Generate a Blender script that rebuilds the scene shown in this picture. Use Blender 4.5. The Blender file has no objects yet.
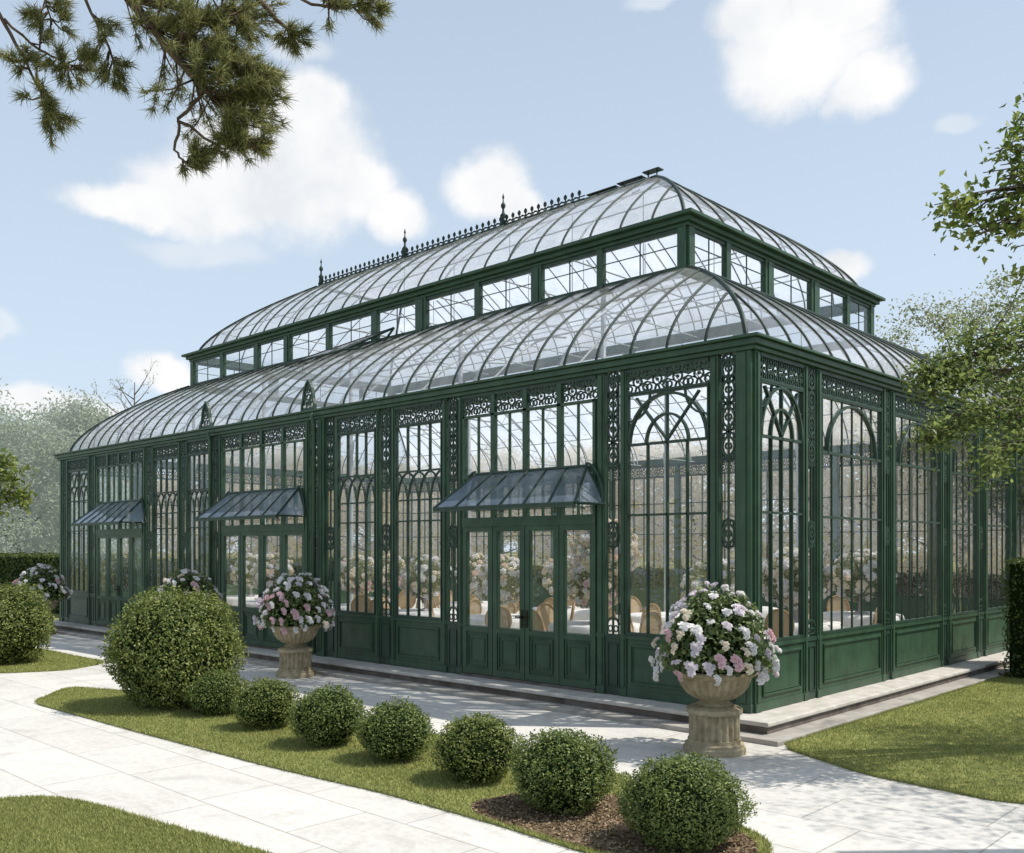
import bpy, math, random
import numpy as np
from mathutils import Vector, Matrix

random.seed(7); rng = np.random.default_rng(11)
PI = math.pi
S = bpy.context.scene
COL = S.collection

# ------------------------------------------------------------------ frame of the place
# greenhouse corner at the origin; front wall runs along -X (faces -Y), end wall runs along +Y (faces +X)
R3 = Vector((.7236, .6905, 0)).normalized(); F3 = Vector((-R3.y, R3.x, 0)); CAM = Vector((5.848, -10.353, 2.20))
FOC = 951.0
def at(px, py, d):
    return CAM + F3*d + R3*((px-512)/FOC*d) + Vector((0, 0, (548-py)/FOC*d))

# ------------------------------------------------------------------ materials
def new_mat(name):
    m = bpy.data.materials.new(name); m.use_nodes = True
    nt = m.node_tree; nt.nodes.clear()
    out = nt.nodes.new('ShaderNodeOutputMaterial')
    return m, nt, out
def N(nt, t, **kw):
    n = nt.nodes.new(t)
    for k, v in kw.items():
        if k in n.inputs.keys() if hasattr(n.inputs, 'keys') else False: n.inputs[k].default_value = v
        else: setattr(n, k, v)
    return n
def ramp(nt, fac, stops):
    r = nt.nodes.new('ShaderNodeValToRGB')
    els = r.color_ramp.elements
    while len(els) < len(stops): els.new(.5)
    for e, (p, c) in zip(els, stops): e.position = p; e.color = (*c, 1)
    nt.links.new(fac, r.inputs[0]); return r.outputs[0]
def noise(nt, scale, detail=4, rough=.6, coord='Object', dist=0.0):
    tc = nt.nodes.new('ShaderNodeTexCoord')
    n = nt.nodes.new('ShaderNodeTexNoise'); n.inputs['Scale'].default_value = scale
    n.inputs['Detail'].default_value = detail; n.inputs['Roughness'].default_value = rough
    n.inputs['Distortion'].default_value = dist
    nt.links.new(tc.outputs[coord], n.inputs['Vector']); return n.outputs['Fac']
def bump(nt, h, strength, dist=.02):
    b = nt.nodes.new('ShaderNodeBump'); b.inputs['Strength'].default_value = strength; b.inputs['Distance'].default_value = dist
    nt.links.new(h, b.inputs['Height']); return b.outputs['Normal']

def surf(name, c0, c1, scale=6, rough=.6, spec=.4, bstr=.0, bscale=60, metal=0, stops=(.3, .7)):
    m, nt, out = new_mat(name)
    p = nt.nodes.new('ShaderNodeBsdfPrincipled')
    f = noise(nt, scale, 6)
    nt.links.new(ramp(nt, f, [(stops[0], c0), (stops[1], c1)]), p.inputs['Base Color'])
    p.inputs['Roughness'].default_value = rough; p.inputs['Specular IOR Level'].default_value = spec
    p.inputs['Metallic'].default_value = metal
    if bstr: nt.links.new(bump(nt, noise(nt, bscale, 5), bstr), p.inputs['Normal'])
    nt.links.new(p.outputs[0], out.inputs[0]); return m

def leaf_mat(name, cols, trans=.3, rough=.5, spec=.3):
    m, nt, out = new_mat(name)
    g = nt.nodes.new('ShaderNodeNewGeometry')
    big = noise(nt, 2.2, 2)
    mixv = N(nt, 'ShaderNodeMath', operation='MULTIPLY_ADD'); mixv.inputs[1].default_value = .75
    nt.links.new(g.outputs['Random Per Island'], mixv.inputs[0])
    sub = N(nt, 'ShaderNodeMath', operation='MULTIPLY'); sub.inputs[1].default_value = .25
    nt.links.new(big, sub.inputs[0]); nt.links.new(sub.outputs[0], mixv.inputs[2])
    n = len(cols); col = ramp(nt, mixv.outputs[0], [((i+.3)/n, c) for i, c in enumerate(cols)])
    p = nt.nodes.new('ShaderNodeBsdfPrincipled'); p.inputs['Roughness'].default_value = rough; p.inputs['Specular IOR Level'].default_value = spec
    nt.links.new(col, p.inputs['Base Color'])
    t = nt.nodes.new('ShaderNodeBsdfTranslucent'); nt.links.new(col, t.inputs[0])
    mx = nt.nodes.new('ShaderNodeMixShader'); mx.inputs[0].default_value = trans
    nt.links.new(p.outputs[0], mx.inputs[1]); nt.links.new(t.outputs[0], mx.inputs[2])
    nt.links.new(mx.outputs[0], out.inputs[0]); return m

def glass_mat(name, tint, f0, milk, milkcol=(.8, .82, .86), rough=.02, fmax=.75, wav=.0):
    m, nt, out = new_mat(name)
    tr = nt.nodes.new('ShaderNodeBsdfTransparent'); tr.inputs[0].default_value = (*tint, 1)
    gl = nt.nodes.new('ShaderNodeBsdfGlossy'); gl.inputs['Roughness'].default_value = rough; gl.inputs[0].default_value = (.95, .97, 1, 1)
    if wav: nt.links.new(bump(nt, noise(nt, 2.5, 3), wav, .05), gl.inputs['Normal'])
    lw = nt.nodes.new('ShaderNodeLayerWeight'); lw.inputs['Blend'].default_value = .5
    pw = N(nt, 'ShaderNodeMath', operation='POWER'); pw.inputs[1].default_value = 4.0
    nt.links.new(lw.outputs['Facing'], pw.inputs[0])
    mr = nt.nodes.new('ShaderNodeMapRange'); mr.inputs['To Min'].default_value = f0; mr.inputs['To Max'].default_value = fmax
    nt.links.new(pw.outputs[0], mr.inputs[0])
    mx = nt.nodes.new('ShaderNodeMixShader'); nt.links.new(mr.outputs[0], mx.inputs[0])
    nt.links.new(tr.outputs[0], mx.inputs[1]); nt.links.new(gl.outputs[0], mx.inputs[2])
    last = mx
    if milk:
        d = nt.nodes.new('ShaderNodeBsdfDiffuse'); d.inputs[0].default_value = (*milkcol, 1)
        t = nt.nodes.new('ShaderNodeBsdfTranslucent'); t.inputs[0].default_value = (*milkcol, 1)
        dt = nt.nodes.new('ShaderNodeMixShader'); dt.inputs[0].default_value = .82
        nt.links.new(d.outputs[0], dt.inputs[1]); nt.links.new(t.outputs[0], dt.inputs[2])
        f = noise(nt, 1.3, 7, .65, dist=.6)
        mr2 = nt.nodes.new('ShaderNodeMapRange'); mr2.inputs['From Min'].default_value = .32; mr2.inputs['From Max'].default_value = .7
        mr2.inputs['To Min'].default_value = milk*.55; mr2.inputs['To Max'].default_value = milk*1.5
        nt.links.new(f, mr2.inputs[0])
        last = nt.nodes.new('ShaderNodeMixShader'); nt.links.new(mr2.outputs[0], last.inputs[0])
        nt.links.new(mx.outputs[0], last.inputs[1]); nt.links.new(dt.outputs[0], last.inputs[2])
    nt.links.new(last.outputs[0], out.inputs[0]); return m

def paint_mat(name, c, var=.35):
    m, nt, out = new_mat(name)
    p = nt.nodes.new('ShaderNodeBsdfPrincipled')
    f = noise(nt, 3.0, 8, .65)
    lo = tuple(x*(1-var) for x in c); hi = tuple(x*(1+var) for x in c)
    base = ramp(nt, f, [(.3, lo), (.72, hi)])
    tc = nt.nodes.new('ShaderNodeTexCoord'); sp = nt.nodes.new('ShaderNodeSeparateXYZ'); nt.links.new(tc.outputs['Object'], sp.inputs[0])
    zr = nt.nodes.new('ShaderNodeMapRange'); zr.inputs['From Min'].default_value = .62; zr.inputs['From Max'].default_value = .18; zr.inputs['To Max'].default_value = .55
    nt.links.new(sp.outputs[2], zr.inputs[0])
    mp = nt.nodes.new('ShaderNodeMapping'); mp.inputs['Scale'].default_value = (9, 9, .9); nt.links.new(tc.outputs['Object'], mp.inputs[0])
    ns = nt.nodes.new('ShaderNodeTexNoise'); ns.inputs['Scale'].default_value = 1.6; ns.inputs['Detail'].default_value = 6; nt.links.new(mp.outputs[0], ns.inputs['Vector'])
    st = nt.nodes.new('ShaderNodeMapRange'); st.inputs['From Min'].default_value = .52; st.inputs['From Max'].default_value = .74; st.inputs['To Max'].default_value = .35; nt.links.new(ns.outputs['Fac'], st.inputs[0])
    zn = N(nt, 'ShaderNodeMath', operation='MULTIPLY'); nt.links.new(zr.outputs[0], zn.inputs[0]); nt.links.new(ns.outputs['Fac'], zn.inputs[1])
    sm = N(nt, 'ShaderNodeMath', operation='ADD', use_clamp=True); nt.links.new(zn.outputs[0], sm.inputs[0]); nt.links.new(st.outputs[0], sm.inputs[1])
    gm = N(nt, 'ShaderNodeMix', data_type='RGBA'); nt.links.new(sm.outputs[0], gm.inputs[0]); nt.links.new(base, gm.inputs[6]); gm.inputs[7].default_value = (c[0]*2.2+.012, c[1]*1.35+.012, c[2]*1.5+.010, 1)
    nt.links.new(gm.outputs[2], p.inputs['Base Color'])
    rr = nt.nodes.new('ShaderNodeMapRange'); rr.inputs['To Min'].default_value = .32; rr.inputs['To Max'].default_value = .6
    nt.links.new(noise(nt, 9, 4), rr.inputs[0]); nt.links.new(rr.outputs[0], p.inputs['Roughness'])
    p.inputs['Specular IOR Level'].default_value = .45
    nt.links.new(bump(nt, noise(nt, 40, 4), .12, .01), p.inputs['Normal'])
    nt.links.new(p.outputs[0], out.inputs[0]); return m

def paving_mat():
    m, nt, out = new_mat('pale_stone_paving')
    tc = nt.nodes.new('ShaderNodeTexCoord')
    wob = nt.nodes.new('ShaderNodeTexNoise'); wob.inputs['Scale'].default_value = .8
    br = nt.nodes.new('ShaderNodeTexBrick'); br.offset = .37; br.squash = 1.25; br.squash_frequency = 3
    br.inputs['Scale'].default_value = 1.0; br.inputs['Brick Width'].default_value = 1.35; br.inputs['Row Height'].default_value = .78
    br.inputs['Mortar Size'].default_value = .008; br.inputs['Mortar Smooth'].default_value = .3
    br.inputs['Color1'].default_value = (.64, .618, .582, 1); br.inputs['Color2'].default_value = (.575, .553, .518, 1); br.inputs['Mortar'].default_value = (.37, .35, .315, 1)
    nt.links.new(tc.outputs['Object'], br.inputs['Vector'])
    n1 = noise(nt, 1.1, 8, .7, dist=1.4); n2 = noise(nt, 14, 6, .7)
    v = ramp(nt, n1, [(.26, (.74, .73, .71)), (.5, (.98, .98, .98)), (.75, (1.05, 1.04, 1.02))])
    v2 = ramp(nt, n2, [(.28, (.84, .83, .81)), (.6, (1.02, 1.02, 1.02))])
    m1 = N(nt, 'ShaderNodeMix', data_type='RGBA', blend_type='MULTIPLY'); m1.inputs[0].default_value = 1
    nt.links.new(br.outputs['Color'], m1.inputs[6]); nt.links.new(v, m1.inputs[7])
    m2 = N(nt, 'ShaderNodeMix', data_type='RGBA', blend_type='MULTIPLY'); m2.inputs[0].default_value = 1
    nt.links.new(m1.outputs[2], m2.inputs[6]); nt.links.new(v2, m2.inputs[7])
    p = nt.nodes.new('ShaderNodeBsdfPrincipled'); p.inputs['Roughness'].default_value = .62; p.inputs['Specular IOR Level'].default_value = .3
    nt.links.new(m2.outputs[2], p.inputs['Base Color'])
    ad = N(nt, 'ShaderNodeMath', operation='MULTIPLY_ADD'); ad.inputs[1].default_value = -1.0
    nt.links.new(br.outputs['Fac'], ad.inputs[0])
    sc = N(nt, 'ShaderNodeMath', operation='MULTIPLY'); sc.inputs[1].default_value = .35; nt.links.new(n2, sc.inputs[0]); nt.links.new(sc.outputs[0], ad.inputs[2])
    nt.links.new(bump(nt, ad.outputs[0], .35, .01), p.inputs['Normal'])
    nt.links.new(p.outputs[0], out.inputs[0]); return m

GREEN = paint_mat('bottle_green_paint', (.029, .071, .039))
GREEND = paint_mat('dark_green_paint', (.020, .048, .031))
RIBM = surf('roof_bar_paint', (.013, .028, .021), (.024, .046, .036), 5, .55, .3)
PALE = paint_mat('pale_grey_paint', (.36, .40, .40), .15)
BRASS = surf('dark_bronze', (.02, .018, .014), (.05, .04, .025), 20, .35, .5, metal=.8)
GLASS = glass_mat('clear_window_glass', (.985, .985, .975), .075, .02, fmax=.55, wav=.4)
ROOFG = glass_mat('dusty_roof_glass', (.98, .98, .985), .11, .30, (.92, .93, .98), fmax=.75, wav=.35)
AWNG = glass_mat('sky_tinted_awning_glass', (.62, .72, .84), .18, .48, (.48, .58, .73), fmax=.8)  # blue-grey milk in the glass stands in for reflected sky
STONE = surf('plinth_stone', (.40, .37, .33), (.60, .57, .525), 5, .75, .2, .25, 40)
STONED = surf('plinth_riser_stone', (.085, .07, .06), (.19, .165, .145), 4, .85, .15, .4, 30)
STEPM = surf('step_stone', (.24, .22, .195), (.42, .395, .36), 4, .8, .2, .3, 30)
FLOORM = surf('interior_marble', (.70, .64, .54), (.82, .77, .67), 1.4, .3, .5)
URNM = surf('weathered_sandstone', (.22, .18, .11), (.44, .375, .255), 9, .85, .15, .4, 70)
PAV = paving_mat()
GRASSB = surf('lawn_ground', (.15, .175, .05), (.29, .29, .10), 3.5, .9, .1, .5, 120)
BLADE = leaf_mat('grass_blade', [(.18, .215, .06), (.30, .325, .105), (.43, .425, .17)], .38, .6, .2)
SOIL = surf('brown_mulch_soil', (.085, .058, .035), (.22, .16, .105), 9, .95, .05, .9, 60)
CHIP = leaf_mat('mulch_chip', [(.11, .075, .045), (.22, .16, .10), (.34, .26, .17)], 0, .9, .1)
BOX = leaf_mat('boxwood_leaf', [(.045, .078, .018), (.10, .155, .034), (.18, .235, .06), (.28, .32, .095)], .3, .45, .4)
BOXY = leaf_mat('yellowish_boxwood_leaf', [(.05, .082, .018), (.115, .16, .034), (.205, .245, .06), (.31, .335, .095)], .3, .45, .4)  # slightly yellower, lighter boxwood green
CORE = surf('painted_shade_core', (.006, .012, .004), (.016, .028, .008), 12, .9, .05)  # near-black fill standing in for the shade deep in the foliage
FOL = leaf_mat('flower_leaf', [(.05, .085, .026), (.10, .15, .045), (.18, .235, .075)], .25, .45, .4)
HEDGE = leaf_mat('hedge_leaf', [(.03, .055, .012), (.06, .095, .02), (.11, .14, .03)], .25, .5, .3)
TREEL = leaf_mat('broad_tree_leaf', [(.085, .13, .038), (.17, .23, .07), (.29, .345, .115)], .55, .45, .35)
TREEY = leaf_mat('sunlit_yellow_green_leaf', [(.07, .11, .024), (.16, .22, .045), (.29, .33, .085)], .45, .45, .35)  # yellow-green leaf, with the sunlit tone put into its colour
MISTY = leaf_mat('misty_glow_leaf', [(.27, .325, .23), (.37, .42, .31), (.47, .52, .40)], .5, .8, .1)
GREYL = leaf_mat('haze_glow_leaf', [(.32, .285, .15), (.47, .41, .235), (.62, .53, .33)], .62, .7, .1)
OLIVE = leaf_mat('pale_olive_leaf', [(.18, .215, .10), (.28, .31, .17), (.42, .43, .27)], .5, .6, .2)
PINEN = leaf_mat('pine_needle', [(.075, .10, .038), (.17, .185, .068), (.34, .32, .13)], .5, .5, .3)
BARK = surf('grey_brown_bark', (.07, .055, .04), (.19, .155, .12), 9, .9, .1, .8, 30)
PBARK = surf('pine_bark', (.06, .042, .032), (.17, .125, .095), 9, .9, .1, .8, 30)
WOOD = surf('pale_chair_wood', (.34, .22, .11), (.50, .35, .20), 8, .45, .3)
CANE = surf('woven_cane', (.44, .32, .19), (.58, .45, .29), 60, .6, .2)
CLOTH = surf('white_tablecloth', (.74, .73, .71), (.84, .83, .81), 5, .85, .1)
IVORY = surf('ivory_cushion', (.66, .61, .52), (.76, .71, .62), 5, .85, .1)
def petal_mat(n, c0, c1):
    m = surf(n, c0, c1, 18, .7, .15); nt = m.node_tree; o = [q for q in nt.nodes if q.type == 'OUTPUT_MATERIAL'][0]; p = o.inputs[0].links[0].from_node
    t = nt.nodes.new('ShaderNodeBsdfTranslucent'); nt.links.new(p.inputs['Base Color'].links[0].from_socket, t.inputs[0])
    x = nt.nodes.new('ShaderNodeMixShader'); x.inputs[0].default_value = .42; nt.links.new(p.outputs[0], x.inputs[1]); nt.links.new(t.outputs[0], x.inputs[2]); nt.links.new(x.outputs[0], o.inputs[0]); return m
PW = petal_mat('white_petal', (.82, .80, .80), (.92, .90, .90))
PL = petal_mat('pale_lilac_petal', (.76, .70, .76), (.88, .83, .87))
PP = petal_mat('pink_petal', (.74, .48, .54), (.88, .70, .73))
PC = petal_mat('cream_petal', (.84, .75, .60), (.92, .86, .76))
PE = petal_mat('peach_petal', (.88, .68, .54), (.94, .82, .71))
YEL = surf('flower_centre', (.45, .30, .06), (.6, .45, .12), 20, .8, .1)

# ------------------------------------------------------------------ mesh helpers
class MB:
    def __init__(s, M=None): s.v = []; s.f = []; s.M = M; s.sm = False
    def P(s, p): return s.M(p) if s.M else p
    def box(s, a, b):
        (x0, y0, z0), (x1, y1, z1) = a, b; k = len(s.v)
        for x in (x0, x1):
            for y in (y0, y1):
                for z in (z0, z1): s.v.append(s.P((x, y, z)))
        for q in ((0,1,3,2),(4,6,7,5),(0,4,5,1),(2,3,7,6),(0,2,6,4),(1,5,7,3)): s.f.append(tuple(k+i for i in q))
    def quad(s, *ps):
        k = len(s.v); s.v += [s.P(p) for p in ps]; s.f.append(tuple(range(k, k+len(ps))))
    def strip(s, pts, w, d0, d1, closed=False):      # bar following a 2-D path (u,z) in a wall, width w, from depth d0 to d1
        n = len(pts); ring = []
        for i, (u, z) in enumerate(pts):
            if closed: a, b = pts[i-1], pts[(i+1) % n]
            else: a, b = pts[max(i-1, 0)], pts[min(i+1, n-1)]
            dx, dz = b[0]-a[0], b[1]-a[1]; l = math.hypot(dx, dz) or 1; nx, nz = -dz/l*w/2, dx/l*w/2
            k = len(s.v)
            for p in ((u+nx, d0, z+nz), (u+nx, d1, z+nz), (u-nx, d1, z-nz), (u-nx, d0, z-nz)): s.v.append(s.P(p))
            ring.append(k)
        m = n if closed else n-1
        for i in range(m):
            a, b = ring[i], ring[(i+1) % n]
            for j in range(4): s.f.append((a+j, a+(j+1) % 4, b+(j+1) % 4, b+j))
        if not closed: s.f.append(tuple(ring[0]+j for j in (3,2,1,0))); s.f.append(tuple(ring[-1]+j for j in range(4)))
    def arc(s, cu, cz, r, a0, a1, w, d0, d1, n=10, rz=None):
        rz = rz or r
        full = abs(a1-a0) > 2*PI-.01
        pts = [(cu+r*math.cos(a0+(a1-a0)*i/n), cz+rz*math.sin(a0+(a1-a0)*i/n)) for i in range(n if full else n+1)]
        s.strip(pts, w, d0, d1, full)
    def tube(s, pts, rad, n=6):                      # round tube along 3-D points, radius per point or constant
        pts = [Vector(s.P(p)) for p in pts]; rr = rad if isinstance(rad, (list, tuple)) else [rad]*len(pts)
        prev = None; rings = []
        for i, p in enumerate(pts):
            t = (pts[min(i+1, len(pts)-1)]-pts[max(i-1, 0)]).normalized()
            if prev is None:
                a = t.cross(Vector((0, 0, 1)));
                if a.length < .01: a = t.cross(Vector((1, 0, 0)))
            else: a = prev - t*prev.dot(t)
            a.normalize(); prev = a; b = t.cross(a); k = len(s.v)
            for j in range(n):
                an = 2*PI*j/n; s.v.append(tuple(p+(a*math.cos(an)+b*math.sin(an))*rr[i]))
            rings.append(k)
        for a, b in zip(rings, rings[1:]):
            for j in range(n): s.f.append((a+j, a+(j+1) % n, b+(j+1) % n, b+j))
        s.f.append(tuple(rings[0]+j for j in reversed(range(n)))); s.f.append(tuple(rings[-1]+j for j in range(n)))
    def lathe(s, prof, n=48, flute=None, c=(0, 0, 0)):   # profile of (r, z); flute(i) -> (count, depth)
        rings = []
        for i, (r, z) in enumerate(prof):
            k = len(s.v); fl = flute(i) if flute else None
            for j in range(n):
                an = 2*PI*j/n; q = r
                if fl: q = r*(1-fl[1]*(.5+.5*math.cos(fl[0]*an))**1.5)
                s.v.append((c[0]+q*math.cos(an), c[1]+q*math.sin(an), c[2]+z))
            rings.append(k)
        for a, b in zip(rings, rings[1:]):
            for j in range(n): s.f.append((a+j, a+(j+1) % n, b+(j+1) % n, b+j))
        s.f.append(tuple(rings[0]+j for j in reversed(range(n)))); s.f.append(tuple(rings[-1]+j for j in range(n)))
    def mesh(s, name, mat, smooth=False):
        me = bpy.data.meshes.new(name); me.from_pydata([tuple(v) for v in s.v], [], s.f); me.update()
        me.materials.append(mat)
        if smooth: me.polygons.foreach_set('use_smooth', [True]*len(me.polygons))
        return me
    def build(s, name, mat, parent=None, smooth=False, bevel=0):
        o = link(name, s.mesh(name, mat, smooth), parent)
        if bevel:
            b = o.modifiers.new('bevel', 'BEVEL'); b.width = bevel; b.segments = 2; b.limit_method = 'ANGLE'
        return o
def link(name, me, parent=None, loc=None):
    o = bpy.data.objects.new(name, me); COL.objects.link(o)
    if parent is not None: o.parent = parent
    if loc is not None: o.location = loc
    return o
def tag(o, label=None, cat=None, group=None, kind=None):
    for k, v in (('label', label), ('category', cat), ('group', group), ('kind', kind)):
        if v: o[k] = v
    return o
def thing(name, label, cat, loc=(0, 0, 0), rz=0, group=None):
    o = link(name, None, None, loc); o.rotation_euler.z = rz; o.empty_display_size = .2
    return tag(o, label, cat, group)
def copy_tree(o, parent=None):
    c = o.copy(); COL.objects.link(c)
    if parent is not None: c.parent = parent
    for ch in o.children: copy_tree(ch, c)
    return c
def tri_mesh(name, V, Fc, mat, smooth=False):        # numpy arrays -> mesh (Fc has a constant number of corners)
    me = bpy.data.meshes.new(name); k = Fc.shape[1]; n = len(Fc)
    me.vertices.add(len(V)); me.vertices.foreach_set('co', V.astype(np.float32).ravel())
    me.loops.add(n*k); me.loops.foreach_set('vertex_index', Fc.astype(np.int32).ravel())
    me.polygons.add(n); me.polygons.foreach_set('loop_start', np.arange(0, n*k, k, dtype=np.int32))
    if smooth: me.polygons.foreach_set('use_smooth', np.ones(n, dtype=bool))
    me.update(calc_edges=True); me.validate(); me.materials.append(mat); return me
def unit(a): return a/np.maximum(np.linalg.norm(a, axis=1, keepdims=True), 1e-9)
def leaves(name, C, Nrm, size, mat, jitter=.8, aspect=.5, fold=.25):
    """one folded six-point leaf per centre; Nrm = preferred facing, jittered"""
    n = len(C); C = np.asarray(C)
    nn = unit(np.asarray(Nrm) + rng.normal(0, jitter, (n, 3)))
    a = unit(np.cross(nn, rng.normal(0, 1, (n, 3)))); b = np.cross(nn, a)
    L = size*rng.uniform(.65, 1.3, (n, 1)); W = L*aspect
    P = [C-a*L*.5, C-a*L*.05+b*W*.5+nn*W*fold, C+a*L*.5-nn*L*.12, C-a*L*.05-b*W*.5+nn*W*fold]
    V = np.stack(P, 1).reshape(-1, 3)
    q = np.arange(n)[:, None]*4
    Fc = np.concatenate([q+np.array([[0, 1, 2]]), q+np.array([[0, 2, 3]])], 0)
    return tri_mesh(name, V, Fc, mat)
def sphere_pts(n):
    return unit(rng.normal(0, 1, (n, 3)))

# ------------------------------------------------------------------ greenhouse
L, W = 21.2, 12.6
ZB, ZS, ZE = .20, 1.00, 4.60           # wall base, sill, eave
front = lambda p: (-p[0], -p[1], p[2])
endw  = lambda p: (p[1], p[0], p[2])
rear  = lambda p: (-p[0], W+p[1], p[2])
farw  = lambda p: (-L-p[1], p[0], p[2])

GH = thing('greenhouse', 'long dark green glass greenhouse with two curved glazed roof tiers', 'greenhouse', (0, 0, 0))

# plinth of two stone steps, and the floor inside
pl = MB(); o1, o2 = .46, .72
pl.box((-L-o1, -o1, .142), (o1, W+o1, .196)); PLN = pl.build('plinth', STONE, GH, bevel=.014)
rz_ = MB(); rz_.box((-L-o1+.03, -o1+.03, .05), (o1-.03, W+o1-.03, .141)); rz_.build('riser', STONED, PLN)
st = MB(); st.box((-L-o2, -o2, -.1), (o2, W+o2, .058)); st.build('lower_step', STEPM, PLN, bevel=.012)
fl = MB(); fl.box((-L+.1, .1, .197), (-.1, W-.1, .21)); fl.build('floor', FLOORM, GH)

def bar(mb, u0, z0, u1, z1, w, d0=-.03, d1=.03): mb.strip([(u0, z0), (u1, z1)], w, d0, d1)
def vb(mb, u, z0, z1, w, d0=-.025, d1=.025): mb.box((u-w/2, d0, z0), (u+w/2, d1, z1))
def hb(mb, z, u0, u1, w, d0=-.025, d1=.025): mb.box((u0, d0, z-w/2), (u1, d1, z+w/2))

def post(M, u0, u1, name='post', z1=ZE, deep=.0):
    w = u1-u0; g = .0 if w > .19 else w*.10; deep *= .5
    m = MB(M); m.box((u0+g, -.06, ZB), (u1-g, .026+deep, z1))
    if w > .10:
        m.box((u0+w*.30, .026+deep, ZB+.12), (u1-w*.30, .044+deep, z1-.02))
    m.box((u0+g-.01, -.02, ZB), (u1-g+.01, .042+deep, ZB+.10))       # foot
    m.box((u0+g-.006, -.02, ZS-.03), (u1-g+.006, .037+deep, ZS+.03))   # band at sill height
    return m.build(name, GREEN, GH, bevel=.006)

def scroll(mb, u0, u1, z0, z1, d0=-.012, d1=.012):
    """band of pierced scrollwork: rings, leaves and diagonal curls"""
    h = z1-z0; n = max(1, round((u1-u0)/(h*1.15))); s = (u1-u0)/n; t = .021
    for i in range(n):
        cu = u0+s*(i+.5); cz = (z0+z1)/2; r = min(s, h)*.27
        mb.arc(cu, cz, r, 0, 2*PI, t, d0, d1, 10)
        mb.arc(cu, cz, r*.2, 0, 2*PI, t, d0, d1, 5)
        for sx in (-1, 1):
            for sz in (-1, 1):
                mb.arc(cu+sx*s*.40, cz+sz*h*.34, h*.16, 0, 2*PI, t*.9, d0, d1, 7)
                mb.strip([(cu+sx*r*.6, cz+sz*r*.7), (cu+sx*s*.34, cz+sz*h*.12), (cu+sx*s*.5, cz+sz*h*.05)], t, d0, d1)
                mb.strip([(cu+sx*r*.2, cz+sz*r), (cu+sx*s*.12, cz+sz*h*.5)], t, d0, d1)
def frieze(M, u0, u1, z0=4.27, z1=4.56, name='frieze'):
    m = MB(M); scroll(m, u0, u1, z0+.02, z1-.01)
    hb(m, z0, u0, u1, .03, -.03, .032); hb(m, z1+.012, u0, u1, .05, -.03, .032)
    return m.build(name, GREEND, GH)
def pilaster(M, u0, u1, z1=4.56):
    """narrow pierced column: solid foot panel, then medallions on a thin stem"""
    m = MB(M); c = (u0+u1)/2; w = u1-u0; t = .016
    m.box((u0, -.03, ZB), (u1, .015, ZS-.02))
    m.strip([(u0+.04, ZB+.12), (u1-.04, ZB+.12), (u1-.04, ZS-.1), (u0+.04, ZS-.1)], .018, .014, .03, True)
    hb(m, ZS, u0, u1, .05, -.03, .03)
    for sx in (-1, 1):
        m.arc(c+sx*w*.2, ZS+.1, w*.17, 0, 2*PI, t, -.012, .014, 8)
        vb(m, c+sx*w*.40, ZS, z1, .012, -.012, .012)
    m.arc(c, ZS+.15, w*.42, 0, PI, .022, -.012, .016, 8)
    vb(m, c, ZS+.02, z1, .02, -.014, .014)
    z = 2.38
    for k, z in enumerate((2.38, 3.46, 3.82, 4.16, 4.42)):
        r = w*.36
        m.arc(c, z, r, 0, 2*PI, .024, -.012, .018, 10, r*1.35)
        m.arc(c, z, r*.5, 0, 2*PI, t, -.012, .016, 8)
        for sz in (-1, 1):
            for sx in (-1, 1):
                m.arc(c+sx*w*.22, z+sz*r*1.5, w*.15, 0, 2*PI, t, -.012, .014, 7)
                m.strip([(c, z+sz*r*2.2), (c+sx*w*.25, z+sz*r*1.75), (c+sx*w*.34, z+sz*r*1.0)], t, -.012, .014)
    g = MB(M); g.quad((u0, -.02, ZS), (u1, -.02, ZS), (u1, -.02, z1), (u0, -.02, z1))
    o = m.build('pilaster', GREEND, GH); g.build('glass_pane', GLASS, o); return o
def kick(M, u0, u1):
    m = MB(M); m.box((u0, -.04, ZB), (u1, .012, ZS-.025))
    m.box((u0, -.06, ZS-.025), (u1, .034, ZS+.024)); m.box((u0, .012, ZB), (u1, .03, ZB+.10))
    i = .07; m.strip([(u0+i, ZB+.19), (u1-i, ZB+.19), (u1-i, ZS-.11), (u0+i, ZS-.11)], .03, .010, .032, True)
    i = .10; m.strip([(u0+i, ZB+.22), (u1-i, ZB+.22), (u1-i, ZS-.14), (u0+i, ZS-.14)], .012, .010, .022, True)
    return m.build('lower_panel', GREEN, GH, bevel=.004)
def pane(M, u0, u1, z0, z1, parent, d=0.0):
    g = MB(M); j = [random.uniform(-.007, .007) for _ in range(3)]; j.append(j[0]-j[1]+j[2]); g.quad((u0, d+j[0], z0), (u1, d+j[1], z0), (u1, d+j[2], z1), (u0, d+j[3], z1)); return g.build('glass_pane', GLASS, parent)
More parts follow.
